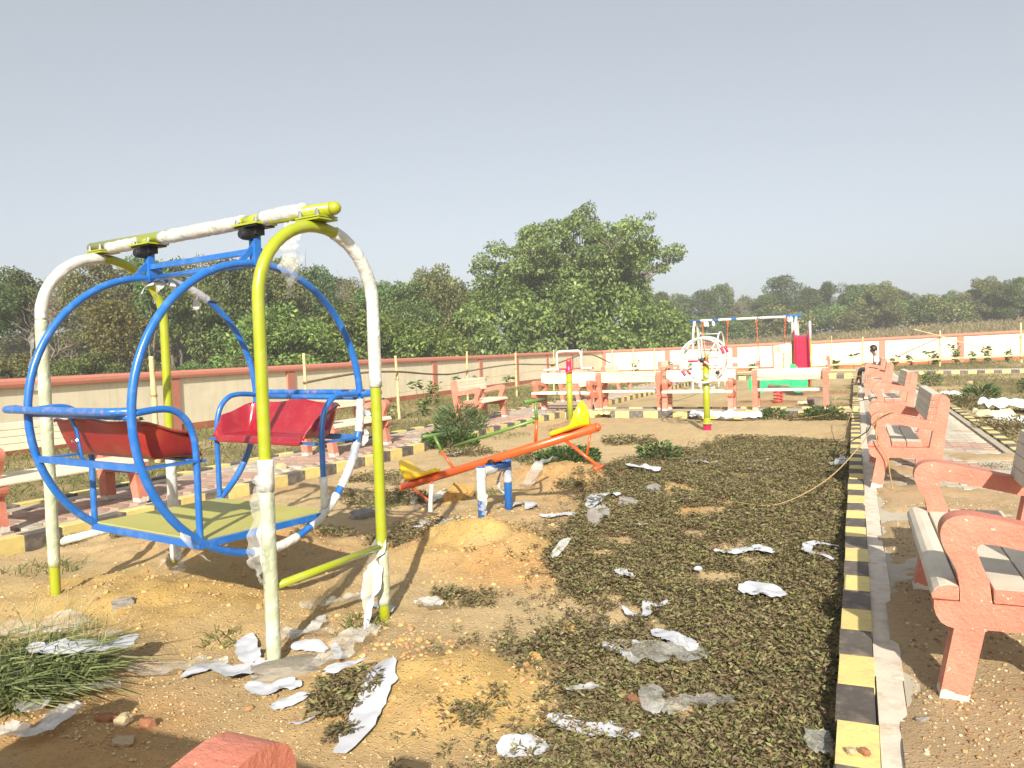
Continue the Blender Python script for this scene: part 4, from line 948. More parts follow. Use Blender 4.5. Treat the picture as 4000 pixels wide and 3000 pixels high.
rope([(.30, 7.62, .795), (.20, 7.565, .76), (.145, 7.60, .68), (.20, 7.72, .68), (.27, 7.75, .73), (.29, 7.68, .79)], 'rope knot wound round the bench arm', .007, 6)
rope([(.05, 13.35, .70), (-.05, 12.4, .45), (-.15, 11.2, .22), (-.10, 9.5, .30), (.08, 8.2, .55), (.12, 7.7, .68)], 'rope slung between two benches beside the kerb', .006)
rope([(-1.95, 16.75, .80), (-.6, 16.74, .78), (.1, 17.8, .72), (.32, 20.05, .68)], 'thin rope stretched past the bench backs at seat back height', .006)
rope([(.3, 13.5, .55), (-.1, 14.2, .40), (-.5, 14.9, .16), (-1.1, 15.3, .04)], 'thin rope running from bench down to the bare ground', .006)
rope([(-5.85, 15.05, 1.07), (-7.0, 14.9, .95), (-8.0, 15.1, .80), (-9.55, 15.25, .62)], 'thin string from the pole handle to a bamboo post', .005)
rope([(-5.2, 14.97, 1.05), (-6.3, 14.6, .75), (-7.1, 13.6, .62), (-9.5, 15.2, .40)], 'thin string slung past the slatted bench arm', .005)
rope([(-5.4, 14.98, 1.10), (-4.2, 15.6, .92), (-3.4, 16.2, .78), (-2.5, 16.3, .60)], 'thin string from the pole cap down to the bench row', .005)
rope([(-2.42, 16.45, .65), (-2.5, 16.3, .30), (-2.55, 16.1, .04)], 'short rope hanging from a bench arm to the ground', .006)
rope([(-2.42, 16.42, .70), (-2.9, 15.4, .55), (-3.4, 14.6, .42), (-2.9, 14.0, .50), (-2.45, 13.5, .65)], 'thin string tied from the wheel post to a bench', .005)

# ================================================================= person seated on the far bench
ps = thing('person', 'person in white shirt and dark trousers sitting on a far bench', 'person', (.56, 26.45, PZ), HP)
def skin(name, verts, edges, mat, parent, sub=2):
    me_ = bpy.data.meshes.new(name); me_.from_pydata([v[0] for v in verts], edges, []); me_.materials.append(M[mat])
    o = link(name, me_, parent); md = o.modifiers.new('k', 'SKIN'); md.use_smooth_shade = True
    for i, v in enumerate(verts):
        sv = me_.skin_vertices[0].data[i]; sv.radius = (v[1], v[2] if len(v) > 2 else v[1]); sv.use_root = (i == 0)
    q = o.modifiers.new('u', 'SUBSURF'); q.levels = sub; q.render_levels = sub; return o
bv = [((0, 0, .50), .12, .10), ((0, -.03, .64), .11, .09), ((0, -.02, .80), .125, .09), ((0, .02, .93), .06), ((0, .05, .99), .045), ((0, .085, 1.05), .075), ((0, .075, 1.13), .085), ((0, .07, 1.185), .05), ((0, .165, 1.075), .012)]
be = [(0, 1), (1, 2), (2, 3), (3, 4), (4, 5), (5, 6), (6, 7), (5, 8)]
def addv(a, lst):
    for v in lst: bv.append(v); be.append((a, len(bv)-1)); a = len(bv)-1
    return a
for s in (-1, 1):
    h = addv(2, [((s*.15, -.01, .86), .05), ((s*.20, .02, .66), .038), ((s*.10, .22, .60), .026), ((s*.07, .27, .59), .028)])
    for j in range(4): addv(h, [((s*(.04+.018*j), .31, .595-.004*j), .009), ((s*(.04+.018*j), .345-.006*abs(j-1), .575), .008)])
    addv(h-1, [((s*.06, .25, .625), .009), ((s*.035, .285, .62), .008)])
    fx = .06 if s > 0 else .10; addv(0, [((s*.09, .06, .49), .075), ((s*.11, .43, .50), .058), ((s*fx, .44+.06*(s > 0), .26), .044), ((s*fx, .43+.14*(s > 0), .075), .032), ((s*fx, .56+.14*(s > 0), .035), .028)])
bd_ = skin('body', bv, be, 'skin', ps)
sv = [((0, -.01, .50), .14, .12), ((0, -.03, .66), .13, .105), ((0, -.02, .82), .14, .10), ((0, .015, .905), .07)]
sv2 = [((.15, -.01, .865), .062), ((.20, .015, .70), .052), ((-.15, -.01, .865), .062), ((-.20, .015, .70), .052)]
skin('shirt', sv+sv2, [(0, 1), (1, 2), (2, 3), (2, 4), (4, 5), (2, 6), (6, 7)], 'shirt', ps)
skin('trousers', [((0, 0, .495), .135, .115), ((.09, .07, .495), .088), ((.11, .43, .505), .07), ((.06, .49, .30), .056), ((-.09, .07, .495), .088), ((-.11, .43, .505), .07), ((-.10, .44, .36), .058)], [(0, 1), (1, 2), (2, 3), (0, 4), (4, 5), (5, 6)], 'trousers', ps)
mb = MB(); rows = []
for i in range(9):
    th = i/8*R(118); row = []
    for j in range(18):
        ph = 2*math.pi*j/18; rr = .112+.014*noise.noise(Vector((math.cos(ph)*2, math.sin(ph)*2, i*.7)))
        zz = 1.125+rr*1.12*math.cos(th); yy = .062+rr*1.08*math.sin(th)*math.sin(ph); 
        if math.sin(ph) > .35 and th > R(75): yy -= .05; zz += .05*math.sin(ph)
        row.append((rr*math.sin(th)*math.cos(ph), yy, zz))
    rows.append(row)
mb.grid(rows, closed=True); mb.build('hair', 'hair', ps, smooth=True)
for s in (-1, 1):
    MB().box((s*(.06 if s > 0 else .10), .50+.14*(s > 0), .012), (.085, .25, .02)).build('sandal', 'black_rubber', ps, bevel=.008)
    mb = MB().lathe([(.004, -.012), (.014, -.006), (.014, .006), (.004, .012)], 8, (s*.085, .075, 1.10), Matrix.Rotation(HP, 3, 'Y')); mb.build('ear', 'skin', ps, smooth=True)
# ================================================================= litter: torn packing cloth and film
C_, K_, F_ = 'cloth_white', 'milky_film', 'clear_film'
LIT = [
 ([(-1.9, 2.83), (-1.78, 2.62), (-1.72, 2.42), (-1.66, 2.18)], .095, C_, .02, 'long wide white cloth strip lying near the bottom edge, left of the weeds'),
 ([(-2.72, 2.48), (-2.71, 2.64), (-2.54, 2.65), (-2.49, 2.73)], .07, C_, .015, 'white cloth strip trailing left from the wrapped foot of the front leg'),
 ([(-2.79, 2.97), (-2.68, 2.84), (-2.55, 2.74)], .08, C_, .03, 'crumpled white cloth behind the foot of the front lime leg'),
 ([(-2.46, 2.90), (-2.42, 2.96), (-2.30, 2.95)], .07, C_, .02, 'white torn cloth just right of the front leg foot'),
 ([(-2.43, 2.57), (-2.3, 2.54), (-2.27, 2.6), (-2.16, 2.58)], .075, C_, .015, 'folded white cloth in front of the cement collar'),
 ([(-2.18, 2.42), (-2.14, 2.46), (-2.07, 2.54)], .06, C_, .012, 'narrow white cloth strip beside the small weed clump'),
 ([(-2.02, 2.34), (-1.97, 2.37), (-1.96, 2.42), (-2.01, 2.49), (-1.99, 2.5)], .022, C_, .012, 'thin curling white strip below the small weed clump'),
 ([(-2.21, 2.65), (-2.15, 2.77), (-2.17, 2.88), (-2.21, 3.03), (-2.19, 3.21)], .13, F_, .03, 'shiny crumpled plastic film right of the cement collar'),
 ([(-2.12, 2.80), (-2.2, 2.90), (-2.28, 2.98)], .03, C_, .05, 'narrow white strip standing against the shiny film'),
 ([(-2.67, 3.08), (-2.56, 3.08), (-2.53, 3.18), (-2.61, 3.33)], .05, K_, .02, 'thin film loop behind the front leg'),
 ([(-2.66, 3.75), (-2.63, 3.57), (-2.72, 3.45), (-2.78, 3.36)], .10, F_, .03, 'clear film heap at the end of the lime cross bar'),
 ([(-2.5, 3.57), (-2.44, 3.63), (-2.32, 3.52)], .07, C_, .03, 'white cloth wound round the foot of the second lime leg'),
 ([(-2.26, 3.74), (-2.2, 3.72), (-2.1, 3.66)], .11, K_, .04, 'white crumpled film just right of the second lime leg'),
 ([(-4.15, 2.61), (-3.98, 2.67), (-3.89, 2.74), (-3.64, 2.71)], .16, F_, .03, 'wide grey film behind the tall grass at the left edge'),
 ([(-3.36, 2.24), (-3.2, 2.26), (-3.09, 2.33), (-3.04, 2.42), (-3.08, 2.55)], .10, C_, .17, 'white cloth strip lying over the tall grass'),
 ([(-3.48, 2.56), (-3.41, 2.62), (-3.42, 2.75)], .09, F_, .03, 'clear film behind the cloth on the tall grass'),
 ([(-2.97, 2.13), (-2.88, 2.19), (-2.86, 2.27)], .13, F_, .04, 'crumpled clear film right of the tall grass'),
 ([(-2.80, 1.80), (-2.77, 1.9), (-2.79, 2.0), (-2.78, 2.05)], .10, K_, .03, 'brownish film scraps in the bottom left corner'),
 ([(-2.95, 1.83), (-2.88, 1.84), (-2.82, 1.85)], .07, K_, .04, 'small shiny film ball in the bottom left corner'),
 ([(-2.98, 2.42), (-2.86, 2.50), (-2.74, 2.60), (-2.66, 2.70)], .10, F_, .02, 'glassy film spread left of the cement collar'),
 ([(-2.62, 2.92), (-2.60, 3.02), (-2.48, 3.06), (-2.36, 3.10)], .09, F_, .02, 'clear film tangle right behind the front leg foot'),
 ([(-2.62, 2.62), (-2.52, 2.66), (-2.44, 2.72)], .12, C_, .03, 'wide white cloth piece lying against the cement collar'),
 ([(-2.05, 2.60), (-1.96, 2.66), (-1.90, 2.72)], .06, C_, .09, 'white cloth scrap caught on the small weed clump'),
 ([(-3.05, 2.02), (-2.96, 1.98), (-2.90, 1.95)], .10, F_, .04, 'thin clear film below the tall grass'),
 ([(-.89, 5.29), (-.76, 5.28), (-.64, 5.39), (-.51, 5.32)], .075, C_, .07, 'long white cloth strip lying across the middle of the weeds'),
 ([(-.12, 5.61), (-.23, 5.65), (-.3, 5.6), (-.31, 5.44), (-.25, 5.33), (-.15, 5.19)], .05, C_, .075, 'white U-shaped strip on the weeds beside the kerb'),
 ([(-.56, 4.36), (-.49, 4.48), (-.41, 4.38)], .16, C_, .08, 'broad fan of white cloth standing in the weeds near the kerb'),
 ([(-1.36, 4.62), (-1.29, 4.51), (-1.23, 4.48)], .06, C_, .07, 'small torn white piece alone in the left part of weeds'),
 ([(-1.15, 3.97), (-1.09, 3.9), (-1.01, 3.9), (-1.05, 4.09), (-.98, 4.08), (-.96, 4.18)], .035, C_, .06, 'curly white strip on a bare gap in the weeds'),
 ([(-1.3, 3.69), (-1.22, 3.73), (-1.12, 3.72)], .035, C_, .025, 'small flat white strip on bare soil left of the weeds'),
 ([(-.91, 3.67), (-.82, 3.58), (-.74, 3.52), (-.68, 3.46)], .085, C_, .08, 'stiff white cloth strip sticking up from the weeds beside a film bag'),
 ([(-.93, 3.55), (-1.04, 3.5), (-1.07, 3.44), (-1.0, 3.38), (-.91, 3.28)], .055, C_, .05, 'bent white strip hugging the bare patch in the weeds'),
 ([(-.92, 3.21), (-.81, 3.33), (-.7, 3.38), (-.63, 3.44)], .15, F_, .06, 'clear crumpled film bag on the weeds below the white strips'),
 ([(-1.06, 2.65), (-1.0, 2.63), (-.9, 2.63), (-.81, 2.67), (-.72, 2.68)], .07, C_, .05, 'white cloth with a broad torn end, low in the weeds'),
 ([(-1.06, 2.82), (-1.01, 2.86), (-.95, 2.91)], .045, K_, .06, 'thin grey film strip above the cloth low in the weeds'),
 ([(-.74, 3.0), (-.74, 2.9), (-.69, 2.78)], .07, F_, .07, 'upright clear film scrap in the lower weeds'),
 ([(-.66, 2.79), (-.62, 2.91), (-.55, 2.95), (-.44, 2.99)], .08, F_, .07, 'long twisted clear film in the lower weeds'),
 ([(-1.14, 2.36), (-1.06, 2.42), (-1.0, 2.47)], .09, C_, .05, 'pale cloth cut by the bottom edge below the weeds'),
 ([(-.13, 2.70), (-.12, 2.8), (-.13, 2.86)], .09, F_, .06, 'shiny film lump against the kerb at the bottom edge'),
 ([(-2.44, 6.02), (-2.32, 6.06), (-2.2, 6.16), (-2.1, 6.25)], .07, C_, .02, 'white strip lying right of the blue seesaw posts'),
 ([(-2.12, 6.35), (-2.14, 6.55), (-2.2, 6.8), (-2.12, 6.95), (-2.0, 6.85)], .11, C_, .06, 'arched white cloth beside the concrete lump'),
 ([(-1.92, 5.87), (-1.96, 6.1), (-2.01, 6.36)], .14, F_, .05, 'clear film wrapped over a concrete lump'),
 ([(-1.57, 5.82), (-1.49, 5.87)], .05, C_, .07, 'tiny white scrap in the weeds right of the concrete lump'),
 ([(-1.8, 4.61), (-1.8, 4.81), (-1.79, 4.95)], .04, K_, .06, 'thin upright film strip at the left edge of the weeds'),
 ([(-.93, 4.79), (-.88, 4.79)], .05, C_, .07, 'tiny square white scrap in the middle of the weeds'),
 ([(-3.07, 6.91), (-3.01, 6.98), (-3.12, 7.5), (-3.18, 8.0), (-3.1, 8.35)], .10, F_, .06, 'long twisted clear film behind the blue seesaw posts'),
 ([(-2.96, 6.27), (-2.89, 6.29), (-2.83, 6.45), (-2.72, 6.5), (-2.65, 6.26)], .10, C_, .03, 'white cloth heaped at the foot of the far blue post'),
 ([(-3.01, 5.31), (-2.99, 5.46), (-2.97, 5.62), (-2.85, 5.62)], .08, K_, .02, 'film strip lying left of the soil mound'),
 ([(-3.08, 4.97), (-3.05, 5.02), (-2.96, 4.94)], .08, C_, .05, 'crumpled white cloth in the weeds left of the mound'),
 ([(-3.07, 5.15), (-3.05, 5.22), (-3.05, 5.3)], .08, F_, .04, 'clear film scrap beside the crumpled cloth left of the mound'),
 ([(-3.71, 6.37), (-3.75, 6.58), (-3.81, 6.84)], .10, K_, .04, 'film strip leaning on the ochre rock under the seesaw'),
 ([(-3.53, 15.9), (-3.35, 15.95), (-3.2, 15.9)], .12, K_, .03, 'film scrap at the kerb left of the wheel post'),
 ([(-1.15, 8.9), (-1.0, 9.1), (-.85, 9.0)], .06, C_, .06, 'white scrap on the far part of the weeds'),
 ([(-1.35, 9.6), (-1.1, 9.65), (-.95, 9.85)], .05, C_, .06, 'long thin white strip on the far edge of the weeds'),
 ([(-1.9, 9.3), (-1.75, 9.5), (-1.6, 9.45), (-1.5, 9.6)], .06, K_, .05, 'film strip on the left far edge of the weeds'),
 ([(-.25, 9.3), (-.15, 9.7), (-.12, 10.0)], .12, K_, .05, 'grey film heap against the kerb beside the second bench'),
 ([(-2.2, 7.9), (-2.05, 8.1), (-2.0, 8.3)], .14, C_, .10, 'white bag standing behind the seesaw post'),
 ([(-5.35, 9.6), (-5.2, 9.7), (-5.1, 9.8)], .10, K_, .03, 'pale film scrap near the left kerb'),
]
WEED = [(-2.78, 9.45), (-2.42, 10.18), (-1.88, 11.28), (-.96, 12.27), (-.09, 11.82), (-.09, 1.9), (-1.10, 1.9), (-1.03, 2.73), (-1.21, 2.92), (-1.19, 3.23), (-1.48, 3.37), (-1.52, 3.55), (-1.08, 3.95), (-1.42, 4.03), (-1.84, 4.57), (-2.07, 5.7), (-2.26, 7.04)]
def inpoly(x, y, poly):
    r = False; j = len(poly)-1
    for i in range(len(poly)):
        a, b_ = poly[i], poly[j]
        if (a[1] > y) != (b_[1] > y) and x < (b_[0]-a[0])*(y-a[1])/(b_[1]-a[1])+a[0]: r = not r
        j = i
    return r
for i, (pts, wd, mat, lift_, lab) in enumerate(LIT):
    ribbon('film_scrap' if mat in (K_, F_) else 'cloth_strip', pts, wd*1.3, mat, lab, 'litter', seed=i+100, lift=lift_*.7, wr=.15 if mat == C_ else .45, group='torn packing scraps', na=8, torn=.35)
# cloth and film that hang from the legs down to the ground
# sacks and sheets
def sack(name, pts, wd, mat, label, puff, seed=0, wr=.35):
    return ribbon(name, pts, wd, mat, label, 'sack', seed=seed, lift=.01, wr=wr, na=11, per=5, puff=puff, torn=.3)
sack('empty_sack', [(-3.06, 15.85), (-2.68, 15.6), (-2.43, 15.6), (-2.06, 15.35), (-1.67, 15.5)], .42, 'sack_white', 'flat white sack lying before the kerb right of the wheel post', .10, 1)
sack('paper_bag', [(-2.02, 15.85), (-1.9, 15.9), (-1.7, 15.8)], .30, 'paper_yellow', 'crumpled yellowish paper bag against the cross path kerb', .10, 2, .5)
sack('paper_bag', [(-5.1, 15.9), (-4.95, 15.92), (-4.75, 15.85)], .26, 'paper_yellow', 'yellow paper bag at the kerb beside the yellow seesaw seat', .07, 12, .5)
sack('plastic_sheet', [(2.26, 17.84), (2.6, 17.6), (3.0, 17.3), (3.6, 17.2)], .95, 'sack_white', 'large white plastic sheet spread on the grass at the right edge', .10, 3, .3)
sack('empty_sack', [(1.95, 16.3), (2.14, 15.95), (2.35, 16.0), (2.5, 16.3)], .34, 'sack_beige', 'rolled beige sack lying beside the right kerb', .10, 4)
sack('plastic_sheet', [(2.12, 14.9), (2.3, 14.5), (2.6, 14.4), (3.0, 14.4)], .55, 'sack_white', 'white sheet half covered by weeds at the right edge', .07, 5)
sack('plastic_sheet', [(2.2, 22.5), (2.3, 22.2), (2.4, 21.9)], .30, 'sack_white', 'small white bag on the grass beyond the third bench', .08, 6)
sack('plastic_sheet', [(2.05, 23.1), (2.12, 23.0), (2.2, 22.9)], .22, 'sack_white', 'smallest white bag on the grass by the path kerb', .06, 8)
sack('jute_sack', [(-.98, 18.3), (-.75, 18.35), (-.50, 18.4)], .5, 'sack_brown', 'dark brown sack heap under the bench with the spring rider', .20, 7)
sack('empty_sack', [(-1.25, 19.2), (-.95, 19.2), (-.7, 19.25)], .25, 'sack_beige', 'pale sack lying beside the red spring', .05, 9)

# ================================================================= stones
def stone(loc, r, mat, label, sq=(1, 1, .6), seed=0, name='stone'):
    rg = random.Random(seed); import bmesh
    b_ = bmesh.new(); bmesh.ops.create_icosphere(b_, subdivisions=3, radius=1)
    for v in b_.verts:
        p = v.co.copy(); k = 1+.42*noise.noise(p*1.3+Vector((seed*3.1, 0, 0)))+.20*noise.noise(p*3.5+Vector((0, seed, 0)))
        q = p*k
        for ax in range(3): q[ax] = max(-.80, min(.92, q[ax]))
        v.co = Vector((q.x*r*sq[0], q.y*r*sq[1], q.z*r*sq[2]))
    me_ = bpy.data.meshes.new(name); b_.to_mesh(me_); b_.free(); me_.materials.append(M[mat])
    o = link(name, me_); o.location = (loc[0], loc[1], (loc[2] if len(loc) > 2 else gz(loc[0], loc[1]))+r*sq[2]*.45); o.rotation_euler = (rg.uniform(-.2, .2), rg.uniform(-.2, .2), rg.uniform(0, 6))
    return tag(o, label, 'stone')
stone((-3.58, 6.72), .15, 'rock_ochre', 'large ochre rock lying under the low end of the seesaw', (1.2, .8, .75), 1)
stone((-1.83, 6.62), .10, 'rock_grey', 'grey concrete block lying among film at the weed edge', (1.3, .6, .6), 2)
stone((-1.93, 5.88), .10, 'rock_grey', 'upright concrete lump under clear film right of the mound', (.6, .55, 1.1), 3)
stone((-1.79, 7.33), .09, 'rock_grey', 'dark stone at the far left of the weeds', (1, 1, .7), 4)
stone((-2.57, 2.06), .035, 'rock', 'pale yellowish stone near the bottom left corner', (1, .9, .8), 5)
stone((-2.49, 2.10), .034, 'rock_red', 'reddish stone beside the pale stone at bottom left', (1.1, .8, .7), 6)
stone((-2.46, 1.97), .035, 'rock', 'flat stone below the reddish stone at bottom left', (1.2, 1, .5), 7)
stone((-2.66, 2.06), .032, 'rock_red', 'brown clod left of the pale stone at bottom left', (1.3, .9, .6), 8)
stone((.19, 2.93, PZ+.012), .021, 'rock_grey', 'small grey pebble on the paving below the nearest bench', (1.3, .8, .6), 9)
stone((-.03, 2.60, .125), .017, 'rock', 'small pale pebble on the near kerb', (1, 1, .7), 10)
stone((.01, 2.61, .125), .017, 'rock_red', 'small brown pebble on the near kerb', (1.1, .8, .7), 11)
stone((-6.45, 7.55, PZ), .07, 'rock', 'tan stone on the left path seen through the blue ring', (1.2, 1, .8), 12)
stone((-4.02, 5.85), .10, 'rock_grey', 'dark brick lying in shadow behind the swing', (2.0, .7, .6), 13)
stone((-3.75, 3.05), .045, 'rock_grey', 'dark flat stone chip left of the swing shadow', (1.5, .5, .8), 14)
stone((-1.18, 3.10), .035, 'rock_red', 'reddish soil lump at the edge of the weeds', (1.2, 1, .6), 15); stone((-1.32, 3.14), .032, 'rock_ochre', 'ochre soil lump beside the reddish one', (1.2, 1, .7), 16)
stone((-.80, 2.92), .035, 'rock_red', 'flat brown clod inside the lower weeds', (1.4, .9, .5), 17)
stone((-1.33, 3.62), .05, 'rock_ochre', 'single ochre clod on the bare soil left of the weeds', (1.2, .9, .6), 18)
stone((3.27, 28.2), .10, 'rock', 'round pale stone on the grass beyond the sheets', (1, 1, .8), 19)
o = stone((-2.38, 2.74), .13, 'wet_cement', 'grey cement collar round the foot of the front lime leg', (1.35, .9, .34), 20, 'cement_collar'); o['category'] = 'cement'; o.location.z -= .028; o.rotation_euler = (0, 0, .7)
# loose clods and gravel (countless)
def pebbles(name, pts, smin, smax, cols):
    P = np.array(pts); n = len(P); s = np.random.uniform(smin, smax, n)*np.random.uniform(.6, 1.2, n)
    g = 1.618; oc = np.array([(-1, g, 0), (1, g, 0), (-1, -g, 0), (1, -g, 0), (0, -1, g), (0, 1, g), (0, -1, -g), (0, 1, -g), (g, 0, -1), (g, 0, 1), (-g, 0, -1), (-g, 0, 1)], float)/1.9*np.array([1, 1, .75])
    tri = [(0, 11, 5), (0, 5, 1), (0, 1, 7), (0, 7, 10), (0, 10, 11), (1, 5, 9), (5, 11, 4), (11, 10, 2), (10, 7, 6), (7, 1, 8), (3, 9, 4), (3, 4, 2), (3, 2, 6), (3, 6, 8), (3, 8, 9), (4, 9, 5), (2, 4, 11), (6, 2, 10), (8, 6, 7), (9, 8, 1)]
    if n > 20000:
        oc = np.array([(1, 0, 0), (0, 1, 0), (-1, 0, 0), (0, -1, 0), (0, 0, .7), (0, 0, -.7)], float); tri = [(0, 1, 4), (1, 2, 4), (2, 3, 4), (3, 0, 4), (1, 0, 5), (2, 1, 5), (3, 2, 5), (0, 3, 5)]
    a = np.random.uniform(0, 6.28, n); Q = oc[None]*np.random.uniform(.65, 1.25, (n, len(oc), 1)); ca, sa = np.cos(a)[:, None], np.sin(a)[:, None]
    X = Q[..., 0]*ca-Q[..., 1]*sa; Y = Q[..., 0]*sa+Q[..., 1]*ca; W = np.stack([X, Y, Q[..., 2]], -1)*s[:, None, None]+P[:, None, :]
    W[..., 2] += (s*.2)[:, None]
    V_ = np.concatenate([W[:, list(t_)] for t_ in tri], 1).reshape(-1, 3); c = np.repeat(pick(cols, n), len(tri), 0)
    return tag(link(name, np_mesh(name, V_, 3, 'pebble', c)), kind='stuff')
pts = []; rg = random.Random(3)
while len(pts) < 30000:
    u = rg.random(); y = 1.9+(u**1.7)*13; x = rg.uniform(-6, .0)
    if x > -.1 or fn(x, y, 1.2, 40)+.3*rg.random() < -.15: continue
    pts.append((x, y, gz(x, y)))
for _ in range(9000):
    x, y = rg.uniform(-5.9, -.1), 7+rg.random()*9; pts.append((x, y, gz(x, y)+.002))
pebbles('gravel', pts, .002, .0085, [(.47, .34, .18), (.42, .29, .15), (.52, .40, .24), (.36, .22, .12), (.48, .34, .16)])
pts = []
while len(pts) < 1500:
    q = rg.choice(MOUNDS[:9]); x = q[0]+rg.gauss(0, q[2]*.75); y = q[1]+rg.gauss(0, q[3]*.75)
    if y > 1.9: pts.append((x, y, gz(x, y)))
pebbles('soil_clods', pts, .005, .019, [(.47, .31, .12), (.43, .27, .125), (.37, .205, .10), (.45, .32, .15)])
pts = []
while len(pts) < 6000:
    x = rg.uniform(.18, 1.6); y = 2.0+rg.random()**1.4*5
    if fn(x, y, 1.3, 14)+.55*(1-sm(3.3, 6.2, y))+.3*rg.random() > .25: pts.append((x, y, max(drift_z(x, y), PZ)))
pebbles('path_gravel', pts, .003, .009, [(.42, .30, .16), (.34, .20, .09), (.52, .43, .29), (.24, .14, .07)])

# ================================================================= ground cover, grass
WC = [(.215, .175, .098), (.205, .187, .092), (.25, .182, .108), (.22, .222, .10), (.185, .145, .084), (.27, .28, .12)]
WW = [.26, .22, .22, .12, .13, .05]
def weed_patch(name, spots, mat='weed_leaf'):
    """spots: x, y, scale; every spot is one low sprig with paired leaves"""
    P, D, L, W_, Cc = [], [], [], [], []
    S_ = np.array(spots); n = len(S_); z = np.array([gz(a, b_) for a, b_, _ in spots]); k = 10
    tint = pick(WC, n, WW, .2)
    for j in range(k):
        a = np.random.uniform(0, 6.28, n); rad = S_[:, 2]*np.random.uniform(.05, .8, n)*.030; h = S_[:, 2]*(.004+.032*np.random.beta(1.5, 1.8, n))
        p = np.stack([S_[:, 0]+rad*np.cos(a), S_[:, 1]+rad*np.sin(a), z+h], 1)
        d = np.stack([np.cos(a+np.random.normal(0, .35, n)), np.sin(a+np.random.normal(0, .35, n)), np.random.uniform(-.45, .5, n)], 1)
        P.append(p); D.append(d); L.append(S_[:, 2]*np.random.uniform(.018, .032, n)); W_.append(S_[:, 2]*np.random.uniform(.007, .012, n))
        Cc.append(np.clip(tint*np.random.uniform(.85, 1.25, (n, 1)), 0, 1))
    # pale tip star
    for j in range(3):
        a = np.random.uniform(0, 6.28, n); p = np.stack([S_[:, 0], S_[:, 1], z+S_[:, 2]*.040], 1)
        d = np.stack([np.cos(a), np.sin(a), np.full(n, .55)], 1); P.append(p); D.append(d); L.append(S_[:, 2]*.024); W_.append(S_[:, 2]*.008)
        Cc.append(pick([(.23, .23, .09), (.29, .29, .11), (.27, .19, .11), (.20, .15, .085), (.20, .15, .085)], n))
    V_ = leaves(np.concatenate(P), np.concatenate(D), np.concatenate(L), np.concatenate(W_)); return tag(link(name, np_mesh(name, V_, 4, mat, np.concatenate(Cc))), kind='stuff')
spots = []; rg = random.Random(11)
while len(spots) < 24000:
    y = 1.9+(rg.random()**1.55)*10.4; x = rg.uniform(-2.8, -.06)
    sp_ = .22 if rg.random() < .30 else .02      # stragglers beyond the edge of the mat
    if not inpoly(x+.10*fn(x, y, 3.5, 1)+rg.gauss(0, sp_), y+.12*fn(x, y, 3.5, 6)+rg.gauss(0, sp_), WEED) or x > -.06: continue
    if fn(x, y, 2.2, 17)+.5*fn(x, y, 6, 9) < -.30-.12*rg.random(): continue
    spots.append((x, y, rg.uniform(.7, 1.2)*(.92+.035*y)))
    if x > -.22 and rg.random() < .35*sm(-.1, .5, fn(0, y, 1.7, 3)): spots.append((x+rg.uniform(.02, .20), y, rg.uniform(.8, 1.3)))
def clump(cx, cy, r, n, sc=1.):
    for _ in range(n):
        a = rg.uniform(0, 6.28); q = r*math.sqrt(rg.random())*(1+.4*fn(math.cos(a), math.sin(a), 1.3, cx)); spots.append((cx+q*math.cos(a), cy+q*math.sin(a)*.8, rg.uniform(.8, 1.2)*sc))
clump(-1.90, 2.52, .15, 120, 1.15); clump(-2.02, 3.90, .16, 50); clump(-2.2, 3.97, .12, 40); clump(-1.75, 2.30, .06, 30); clump(-3.1, 4.85, .25, 120); clump(-3.75, 4.9, .25, 60); clump(-6.0, 4.3, .25, 120, 1.2); clump(-5.6, 4.75, .3, 140, 1.2)
clump(-4.3, 6.6, .45, 140, 1.4); clump(-2.6, 7.5, .25, 60, 1.4); clump(-3.2, 5.4, .3, 90); clump(-1.6, 12.0, .4, 90, 1.8); clump(-.5, 15.8, .45, 120, 2.2); clump(-1.0, 15.6, .3, 60, 2.); clump(-3.9, 9.6, .5, 120, 1.8); clump(-5.1, 9.9, .4, 100, 1.7); clump(-5.0, 7.6, .5, 120, 1.5)
clump(-3.2, 11.5, .4, 80, 2.); clump(-1.45, 3.25, .1, 40); clump(-1.33, 2.55, .06, 20); clump(.32, 4.9, .10, 24); clump(.45, 5.25, .12, 26); clump(.22, 3.35, .08, 14); clump(.95, 6.4, .35, 90); clump(.6, 7.0, .2, 40); clump(1.3, 8.2, .3, 60, 1.2)
weed_patch('ground_cover', spots)
GC = [(.10, .14, .035), (.14, .17, .045), (.19, .17, .07), (.075, .11, .03)]
def turf(name, pts, lmin, lmax, w_, cols, lean=.6, mat='grass_blade', wts=None, kind='stuff'):
    P = np.array(pts); n = len(P); a = np.random.uniform(0, 6.28, n)
    D = np.stack([np.cos(a)*lean*np.random.uniform(.3, 1.4, n), np.sin(a)*lean*np.random.uniform(.3, 1.4, n), np.ones(n)], 1)
    V_ = blades(P, D, np.random.uniform(lmin, lmax, n), w_, .5); o = link(name, np_mesh(name, V_, 4, mat, np.repeat(pick(cols, n, wts), 2, 0)))
    if kind: tag(o, kind=kind)
    return o
